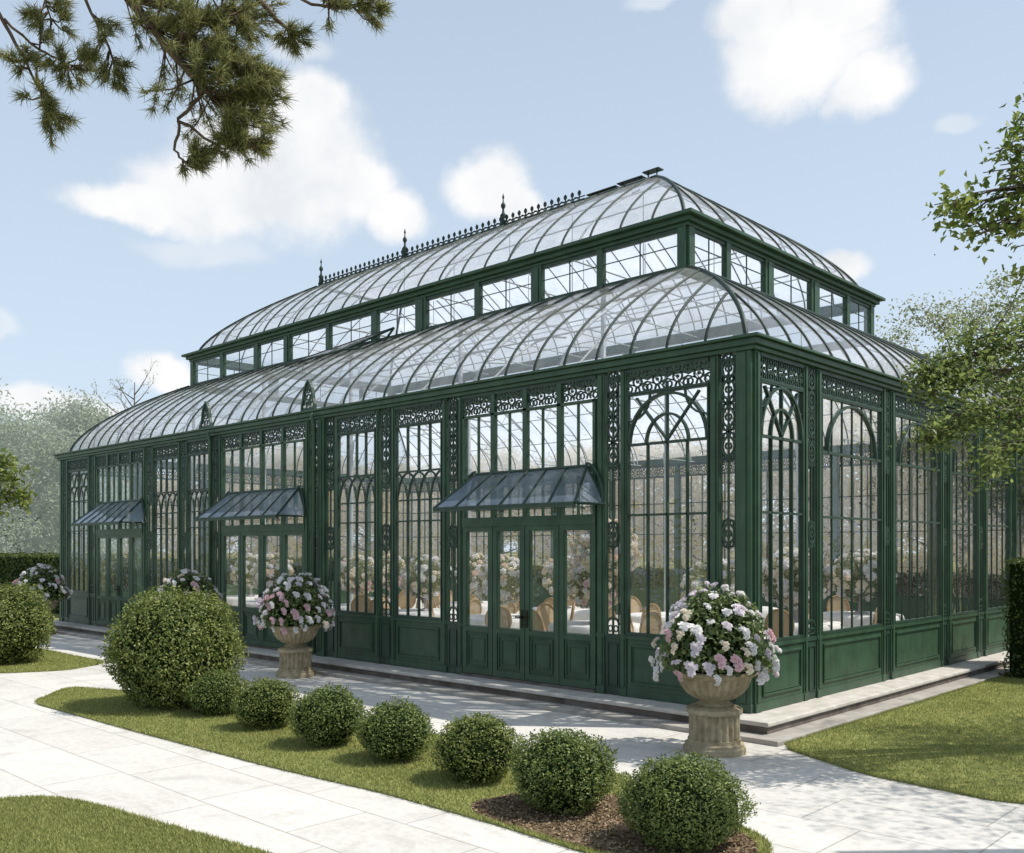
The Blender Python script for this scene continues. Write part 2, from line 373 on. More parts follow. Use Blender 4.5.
def window(M, u0, u1, kind, z0=1.03, z1=4.25):
    m = MB(M); w = u1-u0; c = (u0+u1)/2; e = .022
    for u in (u0+e/2, u1-e/2): vb(m, u, z0, z1, e, -.03, .035)
    hb(m, z0+.02, u0+e, u1-e, .04, -.03, .035); hb(m, z1-.008, u0+e, u1-e, .016, -.03, .03)
    t = .022
    def gothic(za, zb, n):
        s = (w-2*e)/n
        for i in range(-1, n-1+1):
            a = u0+e+s*i; b = a+2*s
            if i == -1:  a = u0+e-s
            pts = []
            for k in range(9):                       # pointed arch from a to b, clipped to the opening
                q = k/8; uu = a+(b-a)*q
                zz = za+(zb-za)*math.sin(PI*q)**.55
                pts.append((uu, zz))
            pts = [p for p in pts if u0+e-.001 <= p[0] <= u1-e+.001]
            if len(pts) > 1: m.strip(pts, t, -.018, .02)
    if kind == 'arch':                              # round arch, inner arch, spokes
        zs = 3.58; hb(m, zs, u0+e, u1-e, .035); hb(m, 2.64, u0+e, u1-e, .03)
        r = w/2-e-.005; rz = z1-.03-zs
        m.arc(c, zs, r, 0, PI, .035, -.03, .035, 20, rz); m.arc(c, zs, r*.54, 0, PI, .03, -.02, .03, 16, rz*.58)
        n = 4; s = (w-2*e)/n
        for i in range(1, n): vb(m, u0+e+s*i, z0, zs, t)
        vb(m, c, zs, z1, t)
        for sx in (-1, 1): bar(m, c, zs+.03, c+sx*r*.80, z1-.05, .026, -.02, .026)
        for sx in (-1, 1): m.arc(c+sx*r, z1-.02, r*.55, PI/2*3 if sx < 0 else PI, PI*2 if sx < 0 else PI*1.5, t, -.018, .02, 6)
    elif kind == 'wide':                            # end wall: low round arch over many slim bars
        zs = 3.50; hb(m, zs, u0+e, u1-e, .04); hb(m, 2.62, u0+e, u1-e, .03)
        r = w*.40; m.arc(c, zs, r, 0, PI, .034, -.03, .035, 20, z1-.05-zs)
        n = max(4, round(w/.33)); s = (w-2*e)/n
        for i in range(1, n): vb(m, u0+e+s*i, z0, z1, .016, -.012, .014)
    elif kind == 'gothic':
        hb(m, 3.48, u0+e, u1-e, .03); hb(m, 3.00, u0+e, u1-e, .026); hb(m, 2.65, u0+e, u1-e, .026)
        n = 4; s = (w-2*e)/n
        for i in range(1, n):
            vb(m, u0+e+s*i, z0, 3.02, t); vb(m, u0+e+s*i, 3.48, z1, t)
        gothic(3.02, 3.46, n)
    elif kind == 'tall':
        hb(m, 3.45, u0+e, u1-e, .03); hb(m, 2.65, u0+e, u1-e, .026)
        n = 4; s = (w-2*e)/n
        for i in range(1, n): vb(m, u0+e+s*i, z0, 3.5, t)
        gothic(3.46, 3.85, 4); gothic(3.80, 4.18, 4); vb(m, c, 3.45, z1, t)
    else:                                           # plain bars (rear and far walls)
        hb(m, 3.48, u0+e, u1-e, .03); hb(m, 2.6, u0+e, u1-e, .026)
        n = max(3, round(w/.36)); s = (w-2*e)/n
        for i in range(1, n): vb(m, u0+e+s*i, z0, z1, t)
    o = m.build('window', GREEND, GH); pane(M, u0+e, u1-e, z0, z1, o); return o
def bay(M, u0, u1, kind): kick(M, u0, u1); window(M, u0, u1, kind); frieze(M, u0, u1)

def door_bay(M, u0, u1):
    n = 4; s = (u1-u0)/n
    fr = MB(M)                                       # fixed frame: head, transom rail, mullions above
    hb(fr, 2.60, u0, u1, .14, -.04, .05); hb(fr, 3.31, u0, u1, .07, -.04, .05); hb(fr, 4.25, u0, u1, .04, -.03, .04)
    th = MB(M); th.box((u0, -.05, ZB), (u1, .06, ZB+.035))
    for i in range(n+1):
        u = min(max(u0+s*i, u0+.03), u1-.03)
        if 0 < i < n: vb(fr, u, 2.66, 4.56, .085, -.035, .04)
        else: vb(fr, u, 2.66, 4.27, .05, -.035, .04)
    for i in range(n): vb(fr, u0+s*(i+.5), 3.34, 4.24, .02); vb(fr, u0+s*(i+.5), 2.66, 3.28, .02)
    fo = fr.build('door_frame', GREEN, GH, bevel=.004); th.build('threshold', STONED, fo)
    for i in range(n):
        a, b = u0+s*i, u0+s*(i+1)
        pane(M, a+.03, b-.03, 2.66, 3.28, fo); pane(M, a+.03, b-.03, 3.34, 4.24, fo)
    for i in range(n):
        a, b = u0+s*i+.006, u0+s*(i+1)-.006; m = MB(M); st = .085
        m.box((a, -.03, ZB+.04), (a+st, .035, 2.535)); m.box((b-st, -.03, ZB+.04), (b, .035, 2.535))
        m.box((a+st, -.03, 2.45), (b-st, .035, 2.535)); m.box((a+st, -.03, .90), (b-st, .035, .98))
        m.box((a+st, -.03, ZB+.04), (b-st, .035, ZB+.14)); m.box((a+st, -.02, ZB+.14), (b-st, .016, .90))
        for q, wd, dd in ((.04, .022, .034), (.10, .018, .030)):
            m.strip([(a+st+q, ZB+.14+q), (b-st-q, ZB+.14+q), (b-st-q, .90-q), (a+st+q, .90-q)], wd, .014, dd, True)
        m.strip([(a+st+.012, .992), (b-st-.012, .992), (b-st-.012, 2.438), (a+st+.012, 2.438)], .02, -.02, .028, True)
        d = m.build('door', GREEN, GH, bevel=.004)
        pane(M, a+st, b-st, .98, 2.45, d)
        if i in (1, 2):
            h = MB(M); uu = b-.04 if i == 1 else a+.04
            h.box((uu-.022, .036, 1.02), (uu+.022, .044, 1.28)); h.box((uu-.016, .044, 1.16), (uu+.016, .09, 1.19))
            sg = -1 if i == 1 else 1
            h.box((min(uu, uu+sg*.1), .075, 1.165), (max(uu, uu+sg*.1), .09, 1.185)); h.build('handle', BRASS, d)
    scr = MB(M); scroll(scr, u0, u1, 4.29, 4.55)
    hb(scr, 4.572, u0, u1, .05, -.03, .032); scr.build('frieze', GREEND, GH)
def awning(M, u0, u1, proj=.68):
    """hipped glass lean-to over the doors on curved brackets"""
    zt, zf = 3.34, 2.80; a, b = u0+.02, u1-.02; ta, tb = a+.30, b-.30
    if u0 > 8: ta, tb = a+.22, b-.30
    m = MB(M)
    m.tube([(ta, .06, zt), (tb, .06, zt)], .028); m.tube([(a, proj, zf), (b, proj, zf)], .022)
    m.box((a, proj-.02, zf-.05), (b, proj+.015, zf-.015))
    for s0, t0 in ((a, ta), (b, tb)):
        m.tube([(t0, .06, zt), (s0, proj, zf)], .022); m.tube([(s0, .04, zf), (s0, proj, zf)], .02); m.tube([(t0, .05, zt), (s0, .04, zf)], .02)
    n = 6
    for i in range(1, n):
        q = i/n; m.tube([(ta+(tb-ta)*q, .06, zt+.006), (a+(b-a)*q, proj, zf+.006)], .017)
    root = m.build('awning', GREEND, GH)
    g = MB(M); g.quad((ta, .06, zt), (tb, .06, zt), (b, proj, zf), (a, proj, zf))
    for s0, t0 in ((a, ta), (b, tb)): g.quad((t0, .06, zt), (s0, proj, zf), (s0, .04, zf))
    g.build('awning_glass', AWNG, root)
    for s0, t0 in ((a, ta), (b, tb)):                # curved iron rib against the wall at each end
        br = MB(M); br.tube([(t0+(s0-t0)*math.sin(k/8*PI/2), .075, zf+(zt+.04-zf)*math.cos(k/8*PI/2)) for k in range(9)], .02, 6)
        br.build('bracket', GREEND, root)

# front wall ------------------------------------------------ u grows to the left
post(front, 0.0, .21, 'corner_post', deep=.03); pilaster(front, .21, .45); post(front, .45, .60)
bay(front, .60, 1.87, 'arch')
post(front, 1.87, 2.0); pilaster(front, 2.0, 2.24); post(front, 2.24, 2.40)
door_bay(front, 2.40, 5.08); awning(front, 2.22, 5.06)
post(front, 5.08, 5.20); pilaster(front, 5.20, 5.45); post(front, 5.45, 5.58)
bay(front, 5.58, 6.75, 'gothic')
post(front, 6.75, 6.87); pilaster(front, 6.87, 7.18); post(front, 7.18, 7.30)
bay(front, 7.30, 8.40, 'gothic')
post(front, 8.40, 8.50); pilaster(front, 8.50, 8.78); post(front, 8.78, 8.98, deep=.06); pilaster(front, 8.98, 9.28); post(front, 9.28, 9.42, deep=.03)
door_bay(front, 9.42, 12.50); awning(front, 9.35, 12.42)
post(front, 12.50, 12.66); pilaster(front, 12.66, 12.9); post(front, 12.9, 13.04, deep=.05)
bay(front, 13.04, 13.97, 'gothic')
post(front, 13.97, 14.08); pilaster(front, 14.08, 14.32); post(front, 14.32, 14.43)
bay(front, 14.43, 15.60, 'gothic')
post(front, 15.60, 15.72); pilaster(front, 15.72, 16.02); post(front, 16.02, 16.17)
door_bay(front, 16.17, 18.79); awning(front, 15.95, 18.72)
post(front, 18.79, 18.95); pilaster(front, 18.95, 19.2); post(front, 19.2, 19.32)
bay(front, 19.32, 20.6, 'tall')
post(front, 20.6, 20.75); pilaster(front, 20.75, 20.98); post(front, 20.98, L, 'corner_post')
# end wall (sunny side) -------------------------------------- u grows away
ew = [(.15, 1.27, 'arch'), (1.79, 3.78, 'wide'), (4.25, 6.20, 'wide'), (6.68, 8.00, 'wide'), (8.55, 9.87, 'wide'), (10.35, 12.3, 'wide')]
post(endw, .0, .15, 'corner_post', deep=.012)
for i, (a, b, k) in enumerate(ew):
    bay(endw, a, b, k)
    nb = ew[i+1][0] if i+1 < len(ew) else W
    q = (nb-b)
    if i+1 < len(ew):
        post(endw, b, b+.13, deep=.0); post(endw, nb-.15, nb, deep=.01); pilaster(endw, b+.13, nb-.15)
    else: post(endw, b, W, 'corner_post')
# rear and far walls: seen through the glass
u = 0.0
for i in range(9):
    a = i*(L/9); post(rear, a, a+.16); kick(rear, a+.16, a+L/9); window(rear, a+.16, a+L/9, 'plain'); frieze(rear, a+.16, a+L/9)
for i in range(6):
    a = i*(W/6); post(farw, a, a+.16); kick(farw, a+.16, a+W/6); window(farw, a+.16, a+W/6, 'plain'); frieze(farw, a+.16, a+W/6)

# cornice ring
def ring(mb, x0, x1, y0, y1, z0, z1, o0, o1):
    """rectangular moulding ring: from inner offset -o0 to outer offset o1"""
    X0, X1, Y0, Y1 = x0-o1, x1+o1, y0-o1, y1+o1; a0, a1, b0, b1 = x0+o0, x1-o0, y0+o0, y1-o0
    k = len(mb.v)
    for z in (z0, z1):
        for p in ((X0, Y0), (X1, Y0), (X1, Y1), (X0, Y1), (a0, b0), (a1, b0), (a1, b1), (a0, b1)): mb.v.append((*p, z))
    for i in range(4):
        j = (i+1) % 4
        mb.f += [(k+i, k+j, k+8+j, k+8+i), (k+4+j, k+4+i, k+12+i, k+12+j), (k+i, k+4+i, k+4+j, k+j), (k+8+i, k+8+j, k+12+j, k+12+i)]
c = MB()
ring(c, -L, 0, 0, W, 4.602, 4.655, .10, .07); ring(c, -L, 0, 0, W, 4.657, 4.735, .09, .11); ring(c, -L, 0, 0, W, 4.737, 4.775, .08, .155)
c.build('cornice', GREEN, GH, bevel=.008)

# lower roof -------------------------------------------------
def roof(name, out, inn, z0, z1, step, lin, rib_r, nm_rib, glassmat, nt=18, hip_r=None, shift=0):
    """out/inn = (x0,x1,y0,y1) rectangles; curved hipped glazing between them"""
    def prof(t):
        p = t**1.9
        return p, p**lin
    dx0, dx1, dy0, dy1 = inn[0]-out[0], out[1]-inn[1], inn[2]-out[2], out[3]-inn[3]
    T = [i/nt for i in range(nt+1)]
    g = MB(); k0 = None
    for t in T:
        p, q = prof(t); z = z0+(z1-z0)*q
        g.v += [(out[0]+dx0*p, out[2]+dy0*p, z), (out[1]-dx1*p, out[2]+dy0*p, z), (out[1]-dx1*p, out[3]-dy1*p, z), (out[0]+dx0*p, out[3]-dy1*p, z)]
    # four slopes without shared corners so the hips stay crisp
    slopes = []
    for i in range(4):
        j = (i+1) % 4; mm = MB()
        for t in range(nt+1): mm.v += [g.v[4*t+i], g.v[4*t+j]]
        for t in range(nt): mm.f.append((2*t, 2*t+1, 2*t+3, 2*t+2))
        slopes.append(mm)
    hip = MB(); hr = hip_r or rib_r*1.6
    root = link(name, None, GH)
    for i in range(4): hip = MB(); hip.tube([g.v[4*t+i] for t in range(nt+1)], hr, 6); hip.build('hip_rib', RIBM, root, smooth=True)
    for mm in slopes: mm.build('roof_glazing', glassmat, root, smooth=True)
    def ribs(axis, side, lo, hi, dl, dh, merged):
        n = round((hi-lo)/step); mg = MB()
        for i in range(1, n):
            s = lo+(hi-lo)*(i+shift)/n; pts = []
            for t in T:
                p, q = prof(t)
                if s < lo+dl*p or s > hi-dh*p: break
                z = z0+(z1-z0)*q
                if axis == 'x': pts.append((s, (out[2]+dy0*p) if side == 0 else (out[3]-dy1*p), z+.008))
                else: pts.append(((out[0]+dx0*p) if side == 0 else (out[1]-dx1*p), s, z+.008))
            if len(pts) < 2: continue
            if merged: mg.tube(pts, rib_r*.9, 4)
            else:
                r = MB(); r.tube(pts, rib_r, 5); r.build(nm_rib, RIBM, root, smooth=True)
        if merged: mg.build('rear_glazing_bars', RIBM, root)
    ribs('x', 0, out[0], out[1], dx0, dx1, False); ribs('y', 1, out[2], out[3], dy0, dy1, False)
    ribs('x', 1, out[0], out[1], dx0, dx1, True); ribs('y', 0, out[2], out[3], dy0, dy1, True)
    # slim horizontal purlins inside the glass
    for t in (.42, .72):
        p, q = prof(t); z = z0+(z1-z0)*q-.05; e = .03
        cs = [(out[0]+dx0*p+e, out[2]+dy0*p+e, z), (out[1]-dx1*p-e, out[2]+dy0*p+e, z), (out[1]-dx1*p-e, out[3]-dy1*p-e, z), (out[0]+dx0*p+e, out[3]-dy1*p-e, z)]
        pm = MB()
        for i in range(4): pm.tube([cs[i], cs[(i+1) % 4]], .014, 4)
        pm.build('purlin', PALE, root)
    return root, prof
UX0, UX1, UY0, UY1 = -19.0, -2.71, 2.71, W-2.71
TX0, TX1, TY0, TY1 = -16.0, -4.81, 4.81, W-4.81
LR, PR = roof('lower_roof', (-L+.14, -.2, .2, W-.2), (UX0-.05, UX1+.05, UY0-.05, UY1+.05), 4.77, 6.72, .60, .58, .021, 'roof_rib', ROOFG)

# inner trusses that carry the roofs -------------------------
def roof_curve(x, side, y0, run, z0, rise, prof, off, n=12):
    pts = []
    for i in range(n+1):
        p, q = prof(i/n); y = y0+run*p+off*.8; z = z0+rise*q-off
        pts.append((x, y if side == 0 else W-y, z))
    return pts
PUf = lambda t: (t**1.9, t**(1.9*.62))
for i, x in enumerate(np.linspace(-18.0, -3.4, 9)):
    m = MB()
    for side in (0, 1):
        a = roof_curve(x, side, .2, 2.46, 4.77, 1.95, PR, .12); m.tube(a, .022, 5)
        yy = (lambda v: v) if side == 0 else (lambda v: W-v)
        b = [(x, yy(.40+2.25*(k/6)), 4.62+1.35*math.sin(k/6*PI/2)) for k in range(7)]
        m.tube(b, .018, 5)
        for k in range(1, 6): m.tube([b[k], a[k*2]], .011, 4)
        m.tube([(x, yy(.05), 4.62), (x, yy(2.70), 4.62)], .016, 5)
    m.build('roof_truss', PALE, GH)
    if -15.9 < x < -4.85:
        m = MB(); m.tube([(x, UY0, 7.40), (x, UY1, 7.40)], .016, 5)
        for side in (0, 1): m.tube(roof_curve(x, side, UY0+.14, TY0-UY0-.14, 7.60, 1.72, PUf, .09), .02, 5)
        for y in (5.0, W-5.0): m.tube([(x, y, 7.40), (x, y, 9.2)], .012, 4)
        m.build('upper_truss', PALE, GH)
for y in (4.4, 6.3, 8.2):
    m = MB(); m.tube([(-18.9, y, 7.36), (-2.8, y, 7.36)], .016, 4); m.build('tie_rod', PALE, GH)
for x in np.arange(-18.9, -2.6, 3.62):
    for y in (UY0, UY1):
        cm = MB(); cm.lathe([(.10, .21), (.10, .3), (.055, .36), (.05, 4.3), (.08, 4.5), (.08, 4.6), (.045, 4.65), (.045, 6.7)], 12, None, (x, y, 0))
        cm.build('inner_column', PALE, GH, smooth=True)

# clerestory -------------------------------------------------
cf = lambda p: (-p[0], UY0-p[1], p[2]); cr = lambda p: (-p[0], UY1+p[1], p[2])
ce = lambda p: (UX1+p[1], p[0], p[2]);  cw = lambda p: (UX0-p[1], p[0], p[2])
Z0, Z1 = 6.70, 7.40
def clere(M, us):
    for i, (u, w) in enumerate(us):
        m = MB(M); m.box((u-w/2, -.06, Z0), (u+w/2, .05, Z1))
        if w > .2: m.box((u-w*.25, .05, Z0+.03), (u+w*.25, .07, Z1-.02))
        m.build('clerestory_post', GREEN, GH, bevel=.005)
        if i+1 < len(us):
            a, b = u+w/2, us[i+1][0]-us[i+1][1]/2; m = MB(M)
            hb(m, Z0+.05, a, b, .06); hb(m, Z1-.03, a, b, .05); vb(m, (a+b)/2, Z0+.08, Z1-.05, .015, -.01, .01)
            hb(m, Z0+.42, a, b, .013, -.01, .01)
            o = m.build('clerestory_window', GREEND, GH); pane(M, a, b, Z0+.08, Z1-.05, o)
fu = [(2.79, .16), (4.47, .13), (5.96, .26), (7.53, .14), (9.21, .34), (10.77, .20), (12.5, .14), (14.2, .26), (15.6, .20), (17.3, .16), (18.92, .16)]
eu = [(2.79, .16), (3.92, .14), (5.33, .30), (7.14, .34), (8.62, .14), (UY1-.08, .16)]
clere(cf, fu); clere(cr, fu[::2]); clere(ce, eu); clere(cw, eu[::2]+[eu[-1]])
sk = MB(); ring(sk, UX0, UX1, UY0, UY1, 6.60, 6.735, .05, .06); sk.build('clerestory_sill', GREEN, GH, bevel=.006)
c = MB(); ring(c, UX0, UX1, UY0, UY1, 7.402, 7.46, .08, .055); ring(c, UX0, UX1, UY0, UY1, 7.462, 7.54, .07, .12); ring(c, UX0, UX1, UY0, UY1, 7.542, 7.60, .06, .21)
c.build('upper_cornice', GREEN, GH, bevel=.008)
UR, PU = roof('upper_roof', (UX0+.06, UX1-.14, UY0+.14, UY1-.14), (TX0, TX1, TY0, TY1), 7.59, 9.36, .68, .62, .021, 'roof_rib', ROOFG)
# flat top with a low lantern ridge, cresting, finials
tp = MB(); ring(tp, TX0, TX1, TY0, TY1, 9.31, 9.37, .12, .02); tp.build('ridge_platform', RIBM, UR, bevel=.008)
tp = MB(); tp.quad((TX0+.1, TY0+.1, 9.345), (TX1-.1, TY0+.1, 9.345), (TX1-.1, TY1-.1, 9.345), (TX0+.1, TY1-.1, 9.345)); tp.build('ridge_glazing', ROOFG, UR)
rg = MB(); rg.box((-6.55, TY0+.02, 9.372), (TX1+.02, TY0+.20, 9.40)); rg.build('ridge_capping', PALE, UR)
for a, b, z, t in ((-6.5, -5.75, 9.42, .02), (-5.72, -5.12, 9.445, .02), (-5.1, -4.72, 9.50, .02)):
    rg = MB(); rg.box((a, TY0-.02, z), (b, TY0+.16, z+t))
    for x in (a+.08, b-.1): rg.box((x, TY0+.05, 9.40), (x+.02, TY0+.07, z))
    rg.build('ridge_vent', RIBM, UR)
cm = MB(lambda p: (-p[0], TY0+.06-p[1], p[2])); s = .19; uu = 6.75
hb(cm, 9.40, 6.6, 16.0, .03); hb(cm, 9.47, 6.6, 16.0, .018, -.01, .01)
while uu < 15.95:
    cm.strip([(uu, 9.38), (uu, 9.62)], .018, -.01, .01); cm.arc(uu, 9.55, .036, 0, 2*PI, .015, -.01, .01, 7)
    cm.strip([(uu-.04, 9.575), (uu, 9.605), (uu+.04, 9.575)], .016, -.01, .01)
    cm.arc(uu+s/2, 9.43, .062, 0, PI, .013, -.01, .01, 6); uu += s
cm.build('ridge_cresting', RIBM, UR)
for x in (-8.95, -12.35, -15.9):
    fm = MB(); fm.lathe([(.06, 9.36), (.06, 9.5), (.03, 9.54), (.075, 9.62), (.03, 9.68), (.022, 9.76), (.055, 9.82), (.05, 9.87), (.016, 9.92), (.012, 9.99), (.028, 10.02), (.003, 10.12)], 10, None, (x, TY0+.06, 0))
    for sx in (-1, 1): fm.tube([(x, TY0+.06, 9.42), (x+sx*.09, TY0+.06, 9.5), (x+sx*.07, TY0+.06, 9.62), (x+sx*.02, TY0+.06, 9.68)], .014, 5)
    fm.build('finial', RIBM, UR, smooth=True)
# openwork crests standing on the eave
for u in (9.20, 13.02):
    m = MB(lambda p: (-p[0], -.10-p[1], p[2])); w, h = .38, .56; zb = 4.776
    out = [(u+sx*w*q, zb+z) for sx, q, z in ((-1, .54, 0), (-1, .52, .10), (-1, .42, .20), (-1, .37, .31), (-1, .30, .41), (-1, .17, .49), (1, 0, .56), (1, .17, .49), (1, .30, .41), (1, .37, .31), (1, .42, .20), (1, .52, .10), (1, .54, 0))]
    m.strip(out, .042, -.03, .03); hb(m, zb+.02, u-w/2, u+w/2, .04, -.02, .02)
    for q, r in ((.10, .07), (.25, .055), (.37, .04), (.46, .03)):
        m.arc(u, zb+q, r, 0, 2*PI, .02, -.014, .014, 8)
        for sx in (-1, 1): m.arc(u+sx*w*(.30 if q < .3 else .18), zb+q, r*.9, 0, 2*PI, .024, -.014, .014, 7)
    m.build('eave_crest', GREEND, GH)
    d = MB(lambda p: (-p[0], -p[1], p[2])); d.tube([(u-.22, .19, 4.70), (u-.22, .13, 4.45), (u-.22, .13, .25)], .035, 8)
    d.build('downpipe', GREEN, GH, smooth=True)
# opened roof vent beside the clerestory
m = MB(); A, B, Cc, Dd = (-13.0, 1.85, 6.40), (-10.7, 1.85, 6.43), (-10.0, 2.6, 6.90), (-12.5, 2.6, 6.76)
for a, b in ((A, B), (B, Cc), (Cc, Dd), (Dd, A), (B, (-10.1, 2.3, 6.45)), ((-10.1, 2.3, 6.45), Cc)): m.tube([a, b], .026, 5)
LV = lambda a, b, q: tuple(a[i]+(b[i]-a[i])*q for i in range(3))
for k in range(1, 6): m.tube([LV(A, B, k/6), LV(Dd, Cc, k/6)], .015, 4)
rv = m.build('roof_vent', RIBM, GH)
g = MB(); g.quad(A, B, Cc, Dd); g.build('vent_glass', ROOFG, rv)

# ------------------------------------------------------------------ ground
def ngon(name, pts, z, mat, thick=.0, kind='structure'):
    m = MB(); n = len(pts)
    m.v = [(x, y, z) for x, y in pts]; m.f = [tuple(range(n))]
    if thick:
        m.v += [(x, y, z-thick) for x, y in pts]
        for i in range(n): j = (i+1) % n; m.f.append((i, i+n, j+n, j))
    o = m.build(name, mat); tag(o, kind=kind); return o
def smooth_poly(pts, it=2):
    for _ in range(it):
        q = []
        for i in range(len(pts)):
            a, b = pts[i], pts[(i+1) % len(pts)]
            l = math.hypot(b[0]-a[0], b[1]-a[1]); k = min(.2, .16/max(l, .01))
            q += [(a[0]*(1-k)+b[0]*k, a[1]*(1-k)+b[1]*k), (a[0]*k+b[0]*(1-k), a[1]*k+b[1]*(1-k))]
        pts = q
    return pts
g = MB(); n = 24
g.v = [(x, y, -.02) for x in np.linspace(-400, 400, n) for y in np.linspace(-400, 400, n)]
g.f = [(i*n+j, (i+1)*n+j, (i+1)*n+j+1, i*n+j+1) for i in range(n-1) for j in range(n-1)]
tag(g.build('ground', GRASSB), 'green lawn ground around the greenhouse', kind='structure')
ngon('paving', [(-34, -12.5), (9.5, -12.5), (9.5, -.3), (-34, -.3)], 0.0, PAV, .05)
isl = smooth_poly([(-9.45, -4.35), (-8.35, -5.30), (-5.0, -5.22), (-2.4, -5.12), (-.8, -4.98), (.6, -4.98), (1.75, -5.05), (2.62, -4.4), (2.3, -3.85), (1.1, -3.4), (.24, -3.0), (-2.5, -2.92), (-6.0, -3.0)], 2)
lft = smooth_poly([(-30, -4.9), (-12.15, -4.55), (-11.7, -3.5), (-12.3, -2.55), (-30, -2.7)], 2)
blf = smooth_poly([(-3.0, -7.25), (-2.5, -6.98), (-1.2, -6.82), (.1, -6.62), (2.6, -6.3), (2.6, -11.5), (-2.6, -11.5), (-3.4, -9)], 3)
rgt = smooth_poly([(.735, -.70), (1.94, -1.32), (2.7, -1.42), (3.25, -1.50), (3.9, -1.1), (9, -1.0), (9, 14), (.73, 14)], 1)
ngon('lawn_island', isl, .02, GRASSB, .06); ngon('lawn', lft, .02, GRASSB, .06); ngon('lawn', blf, .02, GRASSB, .06); ngon('lawn', rgt, .02, GRASSB, .06)
soil = smooth_poly([(-.05, -4.72), (.3, -4.95), (1.0, -4.98), (1.72, -5.0), (2.54, -4.42), (2.25, -3.92), (1.2, -3.55), (.75, -3.62), (.1, -4.1)], 2)
ngon('soil_bed', soil, .026, SOIL, .02)
def inside(poly, P):
    x, y = P[:, 0], P[:, 1]; r = np.zeros(len(P), bool); n = len(poly)
    for i in range(n):
        (x0, y0), (x1, y1) = poly[i], poly[(i+1) % n]
        c = ((y0 > y) != (y1 > y)) & (x < (x1-x0)*(y-y0)/((y1-y0) or 1e-9)+x0); r ^= c
    return r
def grass(name, poly, n, h, box=None, avoid=None, label=None):
    xs = [p[0] for p in poly]; ys = [p[1] for p in poly]
    b = box or (min(xs), max(xs), min(ys), max(ys))
    P = np.stack([rng.uniform(b[0], b[1], n), rng.uniform(b[2], b[3], n)], 1); P = P[inside(poly, P)]
    if avoid: P = P[~inside(avoid, P) | (rng.random(len(P)) < .04)]
    E = []
    for i in range(len(poly)):
        p0, p1 = np.array(poly[i]), np.array(poly[(i+1) % len(poly)]); l = np.linalg.norm(p1-p0); k = int(l*420)
        if k: E.append(p0+(p1-p0)*rng.random((k, 1))+rng.normal(0, .014, (k, 2)))
    E = np.concatenate(E); E = E[(E[:, 0] > b[0]) & (E[:, 0] < b[1]) & (E[:, 1] > b[2]) & (E[:, 1] < b[3])]; P = np.concatenate([P, E])
    n = len(P); dens = np.sin(P[:, 0]*2.3+1)*np.sin(P[:, 1]*3.1)+rng.normal(0, .6, n)
    hh = h*(1+.25*dens)*rng.uniform(.6, 1.25, n); hh = np.maximum(hh, h*.35)
    an = rng.uniform(0, 2*PI, n); w = .0045+.003*rng.random(n)
    B = np.column_stack([P, np.full(n, .018)]); d = np.column_stack([np.cos(an), np.sin(an), np.zeros(n)])*w[:, None]
    lean = rng.normal(0, .45, (n, 2))*hh[:, None]
    T = B+np.column_stack([lean, hh])
    V = np.stack([B-d, B+d, T], 1).reshape(-1, 3); Fc = np.arange(3*n).reshape(-1, 3)
    o = link(name, tri_mesh(name, V, Fc, BLADE)); tag(o, label, 'grass', kind='stuff'); return o
grass('grass', isl, 110000, .028, avoid=soil, label='short mown grass on the narrow island under the bushes')
grass('grass', blf, 150000, .026, box=(-3.2, 2.2, -8.3, -6.5), label='short bright grass in the nearest lawn corner')
grass('grass', rgt, 120000, .028, box=(.7, 6.5, -1.6, 8), label='mown grass beside the end wall of the greenhouse')
grass('grass', lft, 40000, .03, box=(-18, -11.5, -5, -2.5), label='mown grass around the far left bush')
# mulch chips
nC = 7000; P = np.stack([rng.uniform(-.1, 2.7, nC), rng.uniform(-5.1, -3.4, nC)], 1); P = P[inside(soil, P)]
C3 = np.column_stack([P, .03+.012*rng.random(len(P))])
tag(link('mulch', leaves('mulch', C3, np.tile([[0, 0, 1.0]], (len(C3), 1)), .035, CHIP, .35, .45)), 'brown bark mulch chips under the two nearest bushes', 'mulch', kind='stuff')

